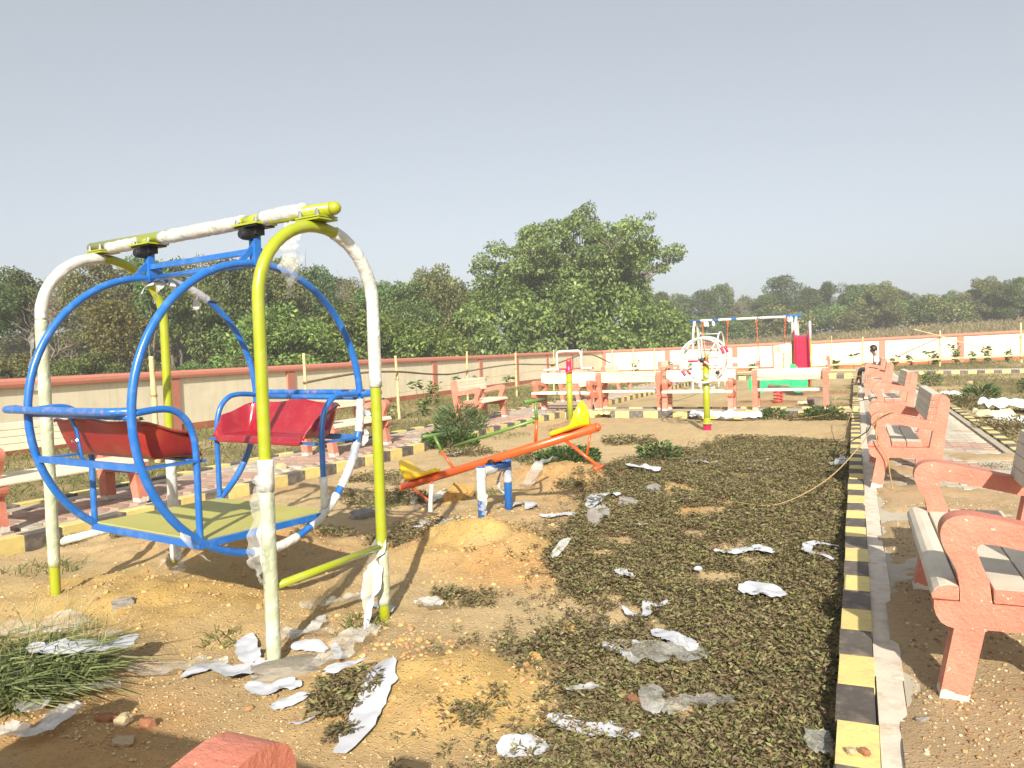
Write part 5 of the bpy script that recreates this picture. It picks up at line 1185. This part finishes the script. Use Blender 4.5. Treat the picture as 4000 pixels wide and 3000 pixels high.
# tall grass tuft at the left edge
pts = []
for _ in range(1700):
    a = rg.uniform(0, 6.28); q = .40*math.sqrt(rg.random()); x, y = -3.42+q*math.cos(a)*1.05, 2.17+q*math.sin(a)*.72; pts.append((x, y, gz(x, y)-.01))
P = np.array(pts); n = len(P); a = np.random.uniform(-1.2, .9, n)
D = np.stack([np.cos(a)*np.random.uniform(.3, 1.7, n), np.sin(a)*np.random.uniform(.1, 1.0, n), np.random.uniform(.5, 1.2, n)], 1)
V_ = blades(P, D, np.random.uniform(.12, .34, n), np.random.uniform(.006, .013, n), .6)
tg = thing('grass_tuft', 'tall green grass tuft at the lower left edge under white cloth', 'grass', (0, 0, 0))
link('grass_blades', np_mesh('grass_blades', V_, 4, 'grass_blade', np.repeat(pick([(.15, .19, .07), (.20, .24, .09), (.27, .29, .13), (.11, .14, .055)], n), 2, 0)), tg)
P = P[:160]; P[:, 1] += .12; D = np.stack([np.random.normal(.15, .3, 160), np.random.normal(.1, .25, 160), np.ones(160)], 1)
link('seed_stalks', np_mesh('seed_stalks', blades(P, D, np.random.uniform(.30, .50, 160), .0026, .3), 4, 'dry_grass', np.repeat(pick([(.42, .36, .18), (.34, .33, .14)], 160), 2, 0)), tg)
# short grass: left strip, right field, tufts here and there
pts = []
while len(pts) < 16000:
    y = 2+rg.random()**1.3*34; x = rg.uniform(-13, -7.45)
    if fn(x, y, .8, 11)+.3*rg.random() > -.35: pts.append((x, y, gz(x, y)))
turf('grass', pts, .06, .20, .012, GC+[(.30, .26, .12)], .9)
pts = []
while len(pts) < 16000:
    y = 9+rg.random()**1.2*40; x = 1.8+rg.random()**1.2*12
    if not (37.4 < y < 39.4) and fn(x, y, .35, 31)+.3*rg.random() > -.25: pts.append((x, y, gz(x, y)))
turf('field_grass', pts, .06, .22, .016, [(.15, .16, .055), (.22, .19, .085), (.11, .13, .04), (.28, .23, .12)], 1.0)
pts = []
for cx, cy, r, n_ in ((-3.75, 9.3, .3, 260), (-4.2, 6.3, .25, 220), (-3.4, 7.0, .2, 120), (-5.6, 12.2, .5, 300), (-4.7, 13.2, .4, 260), (-.85, 15.7, .35, 260), (-.45, 11.5, .25, 200), (-1.6, 11.5, .2, 120), (-3.9, 5.0, .2, 160), (-2.35, 3.35, .12, 90), (-2.9, 2.9, .1, 50), (-4.4, 17.9, .3, 160), (-.5, 21.5, .6, 200), (-.6, 19.5, .5, 160), (-.5, 24, .6, 160), (-5.2, 3.6, .25, 140), (-4.9, 5.3, .3, 140), (.9, 6.2, .3, 90), (1.35, 9.2, .2, 60)):
    for _ in range(n_):
        a = rg.uniform(0, 6.28); q = r*math.sqrt(rg.random()); x, y = cx+q*math.cos(a), cy+q*math.sin(a); pts.append((x, y, max(gz(x, y), PZ if on_path(x, y) else -1)))
turf('grass_patches', pts, .03, .10, .006, GC, 1.0)
pts = []
while len(pts) < 14000:
    y = 52+rg.random()*74; x = rg.uniform(-30, 40); pts.append((x, y, base_z(x, y)-.05))
turf('dry_field_grass', pts, .35, .95, .10, [(.24, .19, .10), (.19, .155, .075), (.15, .135, .06), (.29, .235, .13)], .35, 'dry_grass')

# ================================================================= plants beside the walls
def plant(x, y, h, label, kind=0, sc=1.):
    z0 = gz(x, y); root = thing('young_plant', label, 'plant', (x, y, z0), rg.uniform(0, 6), 'young plants by the walls')
    st = MB(); P, D, L, W_ = [], [], [], []
    for s in range((1, 3, 5)[kind]):
        ln = (0 if kind == 0 else rg.uniform(.1, .35)); a0 = rg.uniform(0, 6.28); hh = h*rg.uniform(.7, 1)
        path = [(ln*math.cos(a0)*u*h, ln*math.sin(a0)*u*h, -.02+hh*u) for u in (0, .25, .5, .75, 1)]
        st.tube(path, [.010*sc, .009*sc, .007*sc, .005*sc, .003*sc], 5)
        m_ = (9, 16, 16)[kind]
        for k in range(m_):
            u = (rg.uniform(.8, 1) if kind == 0 else rg.uniform(.15, 1)); a = rg.uniform(0, 6.28); b0 = Vector(path[0]).lerp(Vector(path[-1]), u)
            P.append(b0); D.append((math.cos(a), math.sin(a), rg.uniform(-.25, .5))); l_ = (rg.uniform(.16, .26) if kind == 0 else rg.uniform(.07, .13))*sc; L.append(l_); W_.append(l_*(.32 if kind == 0 else .5))
    st.build('stem', 'branch_wood', root, smooth=True); n = len(P)
    me_ = np_mesh('foliage', leaves(np.array([tuple(p) for p in P]), np.array(D), np.array(L), np.array(W_)), 4, 'plant_leaf', pick([(.10, .17, .04), (.16, .24, .06), (.07, .12, .035)], n))
    link('foliage', me_, root); return root
LP_ = [(-8.9, 13.6, .55, 1), (-9.6, 14.7, .65, 2), (-9.9, 16.6, .95, 0), (-9.6, 16.4, .45, 2), (-11.3, 19.6, .75, 2), (-11.6, 20.6, .8, 1), (-11.8, 22.4, .9, 0), (-11.4, 23.2, .8, 2), (-11.3, 25.2, .85, 0), (-11.8, 26.6, .8, 0), (-11.2, 30, .8, 2), (-11, 33, .7, 1), (-10.6, 8.9, .85, 2)]
for i, (x, y, h, k) in enumerate(sorted(LP_, key=lambda q: q[1])): plant(x, y, h, 'leafy young plant, %s from the left along the side wall' % order[i], k, 1.2)
RP_ = [(-12.6, 47.6, .9, 1), (-10.6, 48.2, .8, 2), (-9.2, 47.8, .7, 1), (-5.6, 47.6, .5, 2), (-1.0, 47.5, .6, 2), (-.1, 46.9, 1.15, 0), (1.9, 47.4, .7, 2), (2.8, 47.3, .7, 1), (3.6, 47.6, .9, 0), (3.9, 47.4, .7, 2), (4.9, 47.6, 1.2, 2), (5.6, 47.2, .7, 1), (6.3, 47.4, 1.0, 2), (7.2, 47.4, .7, 1), (8.3, 47.6, .6, 2)]
for i, (x, y, h, k) in enumerate(RP_): plant(x, y, h, 'leafy young plant, %s from the left along the end wall' % order[i], k, 2.0)
def shrub(x, y, r, h, label, n_, cols, narrow=True, z=None):
    z0 = gz(x, y) if z is None else z; root = thing('shrub', label, 'shrub', (x, y, z0))
    st = MB()
    for k in range(9):
        a = rg.uniform(0, 6.28); st.tube([(0, 0, -.02), (r*.3*math.cos(a), r*.3*math.sin(a), h*.5), (r*.6*math.cos(a), r*.6*math.sin(a), h*.85)], [.012, .008, .004], 5)
    st.build('stems', 'branch_wood', root)
    a = np.random.uniform(0, 6.28, n_); q = r*np.sqrt(np.random.rand(n_))*.85; zz = h*np.random.beta(1.5, 1.2, n_)*(1-.5*(q/r)**2)
    P = np.stack([q*np.cos(a), q*np.sin(a), zz], 1); D = np.stack([np.cos(a), np.sin(a), np.random.uniform(.1, 1.3, n_)], 1); L = np.random.uniform(.10, .20, n_)*(1 if narrow else .42)
    link('foliage', np_mesh('foliage', leaves(P, D, L, L*(.14 if narrow else .45)), 4, 'plant_leaf', pick(cols, n_)), root)
G1 = [(.07, .13, .04), (.11, .18, .05), (.05, .09, .03), (.15, .21, .07)]
shrub(-6.35, 12.1, .50, .62, 'dense dark green narrow leaved shrub in front of the slatted bench', 1300, [(.10, .16, .06), (.14, .21, .08), (.08, .12, .05), (.19, .25, .10)])
shrub(-5.75, 10.6, .50, .28, 'low green creeper patch under the green seesaw bar', 1600, G1, False)
shrub(-3.35, 9.3, .45, .22, 'low bright green weed clump right of the seesaw beam', 1300, G1, False)
shrub(-2.3, 9.7, .3, .25, 'small green weed clump behind the seesaw foot', 350, G1, False)
shrub(2.15, 27.5, .35, .55, 'green weed bush at the kerb beyond the third bench', 500, G1, False)
shrub(2.6, 20.7, .4, .35, 'dark green grass clump beside the small white bags', 600, G1)
shrub(4.1, 23.5, .35, .45, 'bluish green weed bush on the field at the right edge', 500, G1, False)
shrub(2.2, 13.4, .7, .25, 'low weed clump in front of the white sheet at right', 900, WC[:4], False)
shrub(2.0, 18.8, .6, .28, 'pale green weed clump by the path kerb', 700, WC[:4]+[(.16, .19, .07)], False)
shrub(-.55, 15.7, .4, .25, 'green weed clump before the cross path kerb corner', 600, G1, False)
shrub(-1.45, 15.75, .28, .22, 'small green weed clump at the kerb under the cream bench', 350, G1, False)
# ================================================================= trees
def branchy(mb, p0, p1, r0, r1, wob, n=6, k=5, rg=random):
    p0, p1 = Vector(p0), Vector(p1); pts = []
    for i in range(n+1):
        u = i/n; q = p0.lerp(p1, u)+Vector((rg.uniform(-1, 1), rg.uniform(-1, 1), rg.uniform(-.5, .5)))*wob*math.sin(u*math.pi); pts.append(q)
    mb.tube(pts, [r0+(r1-r0)*i/n for i in range(n+1)], k, cap=False); return pts
def crown_leaves(centers, radii, per, lsize, cols, wts=None, droop=.3, flat=.75, tint=.25):
    P, D, Cc = [], [], []
    for c, r in zip(centers, radii):
        n = int(per*(r/np.mean(radii))**1.6*np.random.uniform(.7, 1.3))
        d = unit(np.random.normal(size=(n, 3))); q = np.random.uniform(.35, 1.05, (n, 1))**.6
        p = np.array(c)+d*q*r*np.array([1, 1, flat]); P.append(p)
        dd = d*.6+np.random.normal(size=(n, 3))*.7; dd[:, 2] -= droop; D.append(dd)
        Cc.append(np.clip(pick(cols, n, wts, .22)*np.random.uniform(1-tint, 1+tint), 0, 1))
    P = np.concatenate(P); D = np.concatenate(D); n = len(P); L = np.random.uniform(.7, 1.3, n)*lsize
    return leaves(P, D, L, L*.55), np.concatenate(Cc)
def tree_proto(seed, H, z0, Rr, nclump, per, lsize, cols, env, tr=.13, bare=0, mat='tree_leaf', bark='bark', cr=.95, lean=.3):
    rg = random.Random(seed); np.random.seed(seed); mb = MB(); ax, ay = rg.uniform(-lean, lean), rg.uniform(-lean, lean)
    trunk = branchy(mb, (0, 0, -.4), (ax, ay, H*.82), tr, tr*.22, .18, 10, 7, rg)
    cen, rad = [], []
    for i in range(nclump):
        u = (i+.5)/nclump; z = z0+(H-z0)*(u**.85); e = env(u)*Rr; a = rg.uniform(0, 6.28); q = e*math.sqrt(rg.uniform(.15, 1))
        c = Vector((ax*z/H+q*math.cos(a), ay*z/H+q*math.sin(a), z+rg.uniform(-.3, .3))); cen.append(c); rad.append(cr*rg.uniform(.6, 1.25)*(.75+.4*env(u)))
        zt = max(z0*.55, min(z-.25*q-.3, H*.78)); tp = trunk[min(10, max(1, int((zt+.4)/(H*.82+.4)*10)))]
        br = branchy(mb, tp, c, tr*.32*(1-.5*u), .015, .22, 5, 5, rg)
        for _ in range(2+bare*4):
            s_ = br[rg.randint(2, 5)]; branchy(mb, s_, s_+Vector((rg.uniform(-1, 1), rg.uniform(-1, 1), rg.uniform(.0, 1.1)))*(.6+.5*bare), .016+.006*bare, .006, .08, 3, 4, rg)
    tm = mb.mesh('trunk', bark, True)
    if not per: return tm, None
    V_, c_ = crown_leaves(cen, rad, per, lsize, cols)
    return tm, np_mesh('crown', V_, 4, mat, c_)
GREEN = [(0.121, 0.19, 0.055), (0.158, 0.238, 0.068), (0.093, 0.145, 0.048), (0.201, 0.274, 0.084)]
DARK = [(0.093, 0.147, 0.056), (0.125, 0.186, 0.067), (0.077, 0.117, 0.047), (0.163, 0.217, 0.081)]
OLIVE = [(0.171, 0.194, 0.067), (0.217, 0.24, 0.081), (0.128, 0.155, 0.056), (0.248, 0.233, 0.093)]
YELL = [(.19, .165, .05), (.22, .20, .06), (.14, .14, .045), (.17, .14, .05)]
LIME = [(0.15, 0.225, 0.053), (0.194, 0.275, 0.069), (0.106, 0.163, 0.045), (0.237, 0.3, 0.085)]
tall = lambda u: (.55+.5*math.sin(min(u*1.25, 1)*math.pi*.55))*(1-.75*max(0, u-.55)/.45)
broad = lambda u: (.75+.35*math.sin(u*math.pi))*(1-.55*max(0, u-.6)/.4)
PROT = {'tall': [tree_proto(1, 9.5, 4.8, 1.9, 20, 250, .24, GREEN, tall), tree_proto(2, 9.0, 4.5, 2.1, 22, 250, .24, DARK, tall), tree_proto(3, 9.8, 5.2, 1.7, 17, 240, .25, OLIVE, tall)],
        'broad': [tree_proto(4, 7.6, 1.4, 3.3, 40, 330, .25, GREEN, broad, .17), tree_proto(5, 7.0, 1.0, 3.0, 36, 330, .25, OLIVE, broad, .16), tree_proto(6, 7.8, 1.6, 3.5, 38, 300, .25, DARK, broad, .17)],
        'bush': [tree_proto(7, 3.2, .3, 2.0, 22, 300, .19, LIME, broad, .06, cr=.75), tree_proto(8, 3.0, .2, 1.9, 22, 280, .19, GREEN, broad, .06, cr=.72), tree_proto(9, 2.6, .2, 1.7, 20, 260, .18, OLIVE, broad, .05, cr=.7)],
        'bare': [tree_proto(10, 8.4, 3.0, 1.5, 22, 0, .2, GREEN, tall, .10, bare=1, bark='bark_pale'), tree_proto(11, 6.0, 1.2, 1.7, 22, 0, .2, GREEN, broad, .09, bare=1, bark='bark_pale')],
        'sparse': [tree_proto(12, 8.8, 3.0, 1.7, 20, 130, .22, OLIVE, tall, .11, bare=1)],
        'yellow': [tree_proto(13, 5.2, 1.6, 1.4, 18, 230, .22, YELL, tall, .08)]}
def place_tree(name, bearing, dist, h, proto, label, group, k=0, wide=1.):
    tm, cm = PROT[proto][k % len(PROT[proto])]; H0 = {'tall': (9.5, 9.0, 9.8), 'broad': (7.6, 7.0, 7.8), 'bush': (3.2, 3., 2.6), 'bare': (8.4, 6.), 'sparse': (8.8,), 'yellow': (5.2,)}[proto][k % len(PROT[proto])]
    x, y = dist*math.sin(R(bearing)), dist*math.cos(R(bearing)); s = h/H0
    r = thing(name, label, 'bush' if proto == 'bush' else 'tree', (x, y, base_z(x, y)-.05), random.uniform(0, 6.28), group); r.scale = (s*wide, s*wide, s)
    link('trunk' if proto != 'bush' else 'stems', tm, r)
    if cm: link('crown', cm, r)
    return r
rg = random.Random(21)
TENS = {21: 'twenty-first', 22: 'twenty-second', 23: 'twenty-third', 24: 'twenty-fourth'}
def ordn(i): return order[i-1] if i <= 20 else TENS[i]
LOOK = {'tall': 'tall green tree', 'broad': 'broad green tree', 'bare': 'bare leafless tree', 'sparse': 'thinly leaved tree', 'yellow': 'yellow leaved small tree', 'bush': 'green bush'}
FRONT = [(-57.4, 52, 5.7, 'tall', 1, 1.2), (-55.6, 56, 6.5, 'tall', 0, 1.1), (-54.2, 50, 4.9, 'bare', 1, 1.0), (-53.0, 55, 6.4, 'sparse', 0, 1.1), (-51.4, 57, 7.3, 'tall', 2, 1.1), (-50.4, 49, 4.4, 'yellow', 0, 1.1), (-49.6, 56, 7.4, 'sparse', 0, 1.0), (-48.2, 54, 7.4, 'tall', 0, 1.0), (-46.6, 57, 7.5, 'tall', 1, 1.15), (-45.0, 55, 7.6, 'sparse', 0, 1.0), (-43.6, 52, 7.2, 'broad', 0, 0.85), (-42.2, 58, 7.4, 'sparse', 0, 1.1), (-40.8, 55, 7.3, 'broad', 1, 0.8), (-39.6, 58, 7.9, 'tall', 2, 1.0), (-38.6, 60, 8.0, 'bare', 0, 1.0), (-37.4, 58, 7.5, 'tall', 1, 0.9), (-36.0, 62, 7.1, 'bare', 0, 1.0), (-34.9, 62, 7.0, 'sparse', 0, 0.9), (-33.4, 60, 6.6, 'tall', 0, 1.1), (-31.4, 60, 6.7, 'broad', 0, 0.8), (-29.0, 62, 7.8, 'broad', 1, 0.8)]
for i, (b_, d, h, k, v, wd) in enumerate(FRONT):
    place_tree('forest_tree', b_, d, h, k, '%s, %s from left in the front row of the forest' % (LOOK[k], ordn(i+1)), 'forest trees beyond the side wall', v, wd)
for i in range(20):
    b_ = -58+i*1.58+rg.uniform(-.4, .4); d = rg.uniform(66, 84); k = rg.choice(['tall', 'tall', 'tall', 'sparse', 'broad'])
    place_tree('forest_tree', b_, d, rg.uniform(6.4, 7.8)*d/72, k, '%s, %s from left in the hazy rear row of the forest' % (LOOK[k], ordn(i+1)), 'rear forest trees', rg.randint(0, 2), rg.uniform(.9, 1.2))
for i in range(20):
    if i in (1, 3, 5, 7, 9): continue
    nb = i+1-sum(k < i for k in (1, 3, 5, 7, 9)); b_ = -58+i*1.55+rg.uniform(-.3, .3); d = rg.uniform(40, 47) if b_ < -38 else rg.uniform(45, 53); h = rg.uniform(1.1, 1.8) if b_ < -42 else rg.uniform(2.6, 4.0)
    place_tree('wild_bush', b_, d, h, 'bush', 'green bush, %s from left just over the side wall coping' % ordn(nb), 'bushes along the side wall', (0 if b_ > -42 else rg.randint(1, 2)), 1.15)
for i in range(18):
    b_ = -58.5+i*1.75+rg.uniform(-.4, .4); d = rg.uniform(88, 100)
    place_tree('thicket_bush', b_, d, rg.uniform(3.2, 4.4), 'bush', 'dull thicket bush, %s from left behind the forest trunks' % ordn(i+1), 'thicket bushes behind the forest', 2, 1.9)
FAR = [(-13.2, 130, 9.4, 'broad', 0, 0.9), (-11.4, 133, 8.7, 'tall', 0, 1.3), (-9.8, 130, 8.4, 'tall', 1, 1.25), (-8.6, 140, 9.6, 'broad', 0, 0.8), (-7.3, 136, 6.5, 'bare', 1, 1.0), (-5.9, 130, 6.6, 'tall', 0, 1.5), (-4.4, 136, 9.5, 'tall', 1, 1.3), (-3.0, 130, 7.0, 'tall', 1, 1.3), (-1.4, 133, 7.6, 'broad', 2, 0.95), (0.3, 130, 6.9, 'broad', 0, 1.0), (1.7, 127, 6.5, 'broad', 1, 1.05), (3.0, 140, 5.5, 'broad', 2, 0.9), (4.4, 146, 3.8, 'bare', 1, 1.1), (5.4, 143, 4.4, 'broad', 2, 0.9), (6.6, 146, 4.4, 'bare', 1, 1.2), (7.6, 130, 5.9, 'broad', 1, 1.1), (9.2, 127, 5.6, 'broad', 0, 1.1), (11, 133, 4.6, 'broad', 2, 1.0), (13, 136, 3.8, 'broad', 0, 1.0)]
for i, (b_, d, h, k, v, wd) in enumerate(FAR):
    place_tree('field_tree', b_, d, h, k, '%s, %s from left in the tree line beyond the dry field' % (LOOK[k], ordn(i+1)), 'trees beyond the dry field', v, wd)
for i in range(22):
    b_ = -15+i*1.3+rg.uniform(-.3, .3); d = rg.uniform(160, 176); place_tree('field_tree', b_, d, rg.uniform(6.8, 8.2)-.30*max(0, b_), rg.choice(['broad', 'tall', 'broad']), 'hazy tree, %s from left in the rear of the far tree line' % ordn(i+1), 'rear trees beyond the dry field', rg.randint(0, 2), 1.2)
for i in range(20):
    b_ = -14+i*1.3+rg.uniform(-.3, .3); d = rg.uniform(124, 132); place_tree('field_bush', b_, d, rg.uniform(3.0, 4.8)-.12*max(0, b_), 'bush', 'dark green bush, %s from left at the dry field edge' % ordn(i+1), 'bushes at the field edge', rg.randint(1, 2), 1.3)
# the great spreading tree behind the wall corner
np.random.seed(99); rg = random.Random(99)
fx, fy = -21.6, 61.6
ft = thing('spreading_tree', 'huge dense spreading tree with open umbrella top behind the wall corner', 'tree', (fx, fy, 0)); ft.scale = (1.11, 1.11, 1.11)
mb = MB(); trunk = branchy(mb, (0, 0, -.3), (.3, 0, 4.4), .55, .40, .15, 8, 10, rg); cen, rad = [], []
for i in range(12):      # main limbs that fan out to the umbrella
    a = i*.5236+rg.uniform(-.2, .2); ln = rg.uniform(4.0, 7.6); zz = rg.uniform(7.4, 8.6)+(1.9 if ln < 5.0 else 0)
    tip = Vector((.4+ln*math.cos(a), ln*math.sin(a), zz)); br = branchy(mb, trunk[6+i % 3], tip, .17, .05, .35, 8, 6, rg)
    for j in range(11):
        s_ = br[rg.randint(3, 8)]; e = s_+Vector((rg.uniform(-1.9, 1.9), rg.uniform(-1.9, 1.9), rg.uniform(-.2, 1.6))); branchy(mb, s_, e, .045, .015, .15, 4, 5, rg); cen.append(e); rad.append(rg.uniform(.45, .95))
for i in range(10):
    e = Vector((.6+rg.uniform(-2.6, 2.6), rg.uniform(-2.6, 2.6), rg.uniform(9.6, 11.0))); branchy(mb, trunk[8], e, .10, .02, .3, 6, 5, rg); cen.append(e); rad.append(rg.uniform(.5, .85))
for e in (Vector((1.1, -.4, 11.6)), Vector((1.7, -.3, 11.9)), Vector((.7, 0, 11.2)), Vector((5.6, -1, 8.9)), Vector((7.0, -.6, 8.2)), Vector((-7.6, -.5, 8.0)), Vector((-7.0, -.5, 9.0)), Vector((3.4, -1, 10.2)), Vector((4.4, -1, 9.5)), Vector((6.2, -.8, 8.7))): branchy(mb, trunk[8], e, .08, .02, .3, 6, 5, rg); cen.append(e); rad.append(.6)
for i in range(80):      # the body of the umbrella
    z = rg.uniform(6.6, 10.6); q = 7.6*(1-.62*(z-6.6)/4.4)*math.sqrt(rg.uniform(.1, 1)); a = rg.uniform(0, 6.28); e = Vector((.3+q*math.cos(a), q*math.sin(a), z)); cen.append(e); rad.append(rg.uniform(.5, 1.0))
    if i % 3 == 0: branchy(mb, trunk[rg.randint(6, 8)], e, .06, .015, .3, 5, 5, rg)
V1, c1 = crown_leaves(cen, rad, 150, .25, [(.19, .27, .085), (.235, .32, .10), (.15, .21, .065), (.29, .35, .13)], None, .5, .5, .2)
cen, rad = [], []
for i in range(175):     # lower dome of foliage down to the ground
    a = rg.uniform(0, 6.28); u = rg.random()**.8; ph = u*HP; q = 10.2*math.cos(ph)*rg.uniform(.72, 1.04); z = .5+6.8*math.sin(ph)*rg.uniform(.85, 1.04)
    c = Vector((-1.0+q*math.cos(a), q*math.sin(a), z)); cen.append(c); rad.append(rg.uniform(.7, 1.45))
    if i % 2 == 0: branchy(mb, trunk[rg.randint(2, 7)], c, .09, .02, .4, 5, 5, rg)
for i in range(70):
    a = i*.0898+rg.uniform(-.04, .04); q = rg.uniform(7.2, 10.0); c = Vector((-1.0+q*math.cos(a), q*math.sin(a), rg.uniform(.6, 4.2))); cen.append(c); rad.append(rg.uniform(.8, 1.3))
V2, c2 = crown_leaves(cen, rad, 260, .30, [(.16, .24, .062), (.20, .28, .075), (.12, .18, .05), (.26, .32, .095)], None, .6, .8, .3)
tr = mb.build('trunk', 'bark', ft, smooth=True)
link('crown', np_mesh('crown', np.concatenate([V1, V2]), 4, 'fig_leaf', np.concatenate([c1, c2])), ft)
# ================================================================= haze in the air
mt = bpy.data.materials.new('haze_air'); mt.use_nodes = True; t = mt.node_tree
t.nodes.remove(t.nodes['Principled BSDF'])
pv = N(t, 'ShaderNodeVolumePrincipled', Density=.0013, Anisotropy=.0); pv.inputs['Color'].default_value = (.92, .92, .92, 1)
t.links.new(pv.outputs[0], t.nodes['Material Output'].inputs['Volume'])
MATS['haze_air'] = mt
hz = MB().box((0, 85, 6.9), (620, 330, 16.2)).build('haze', 'haze_air'); tag(hz, kind='stuff')
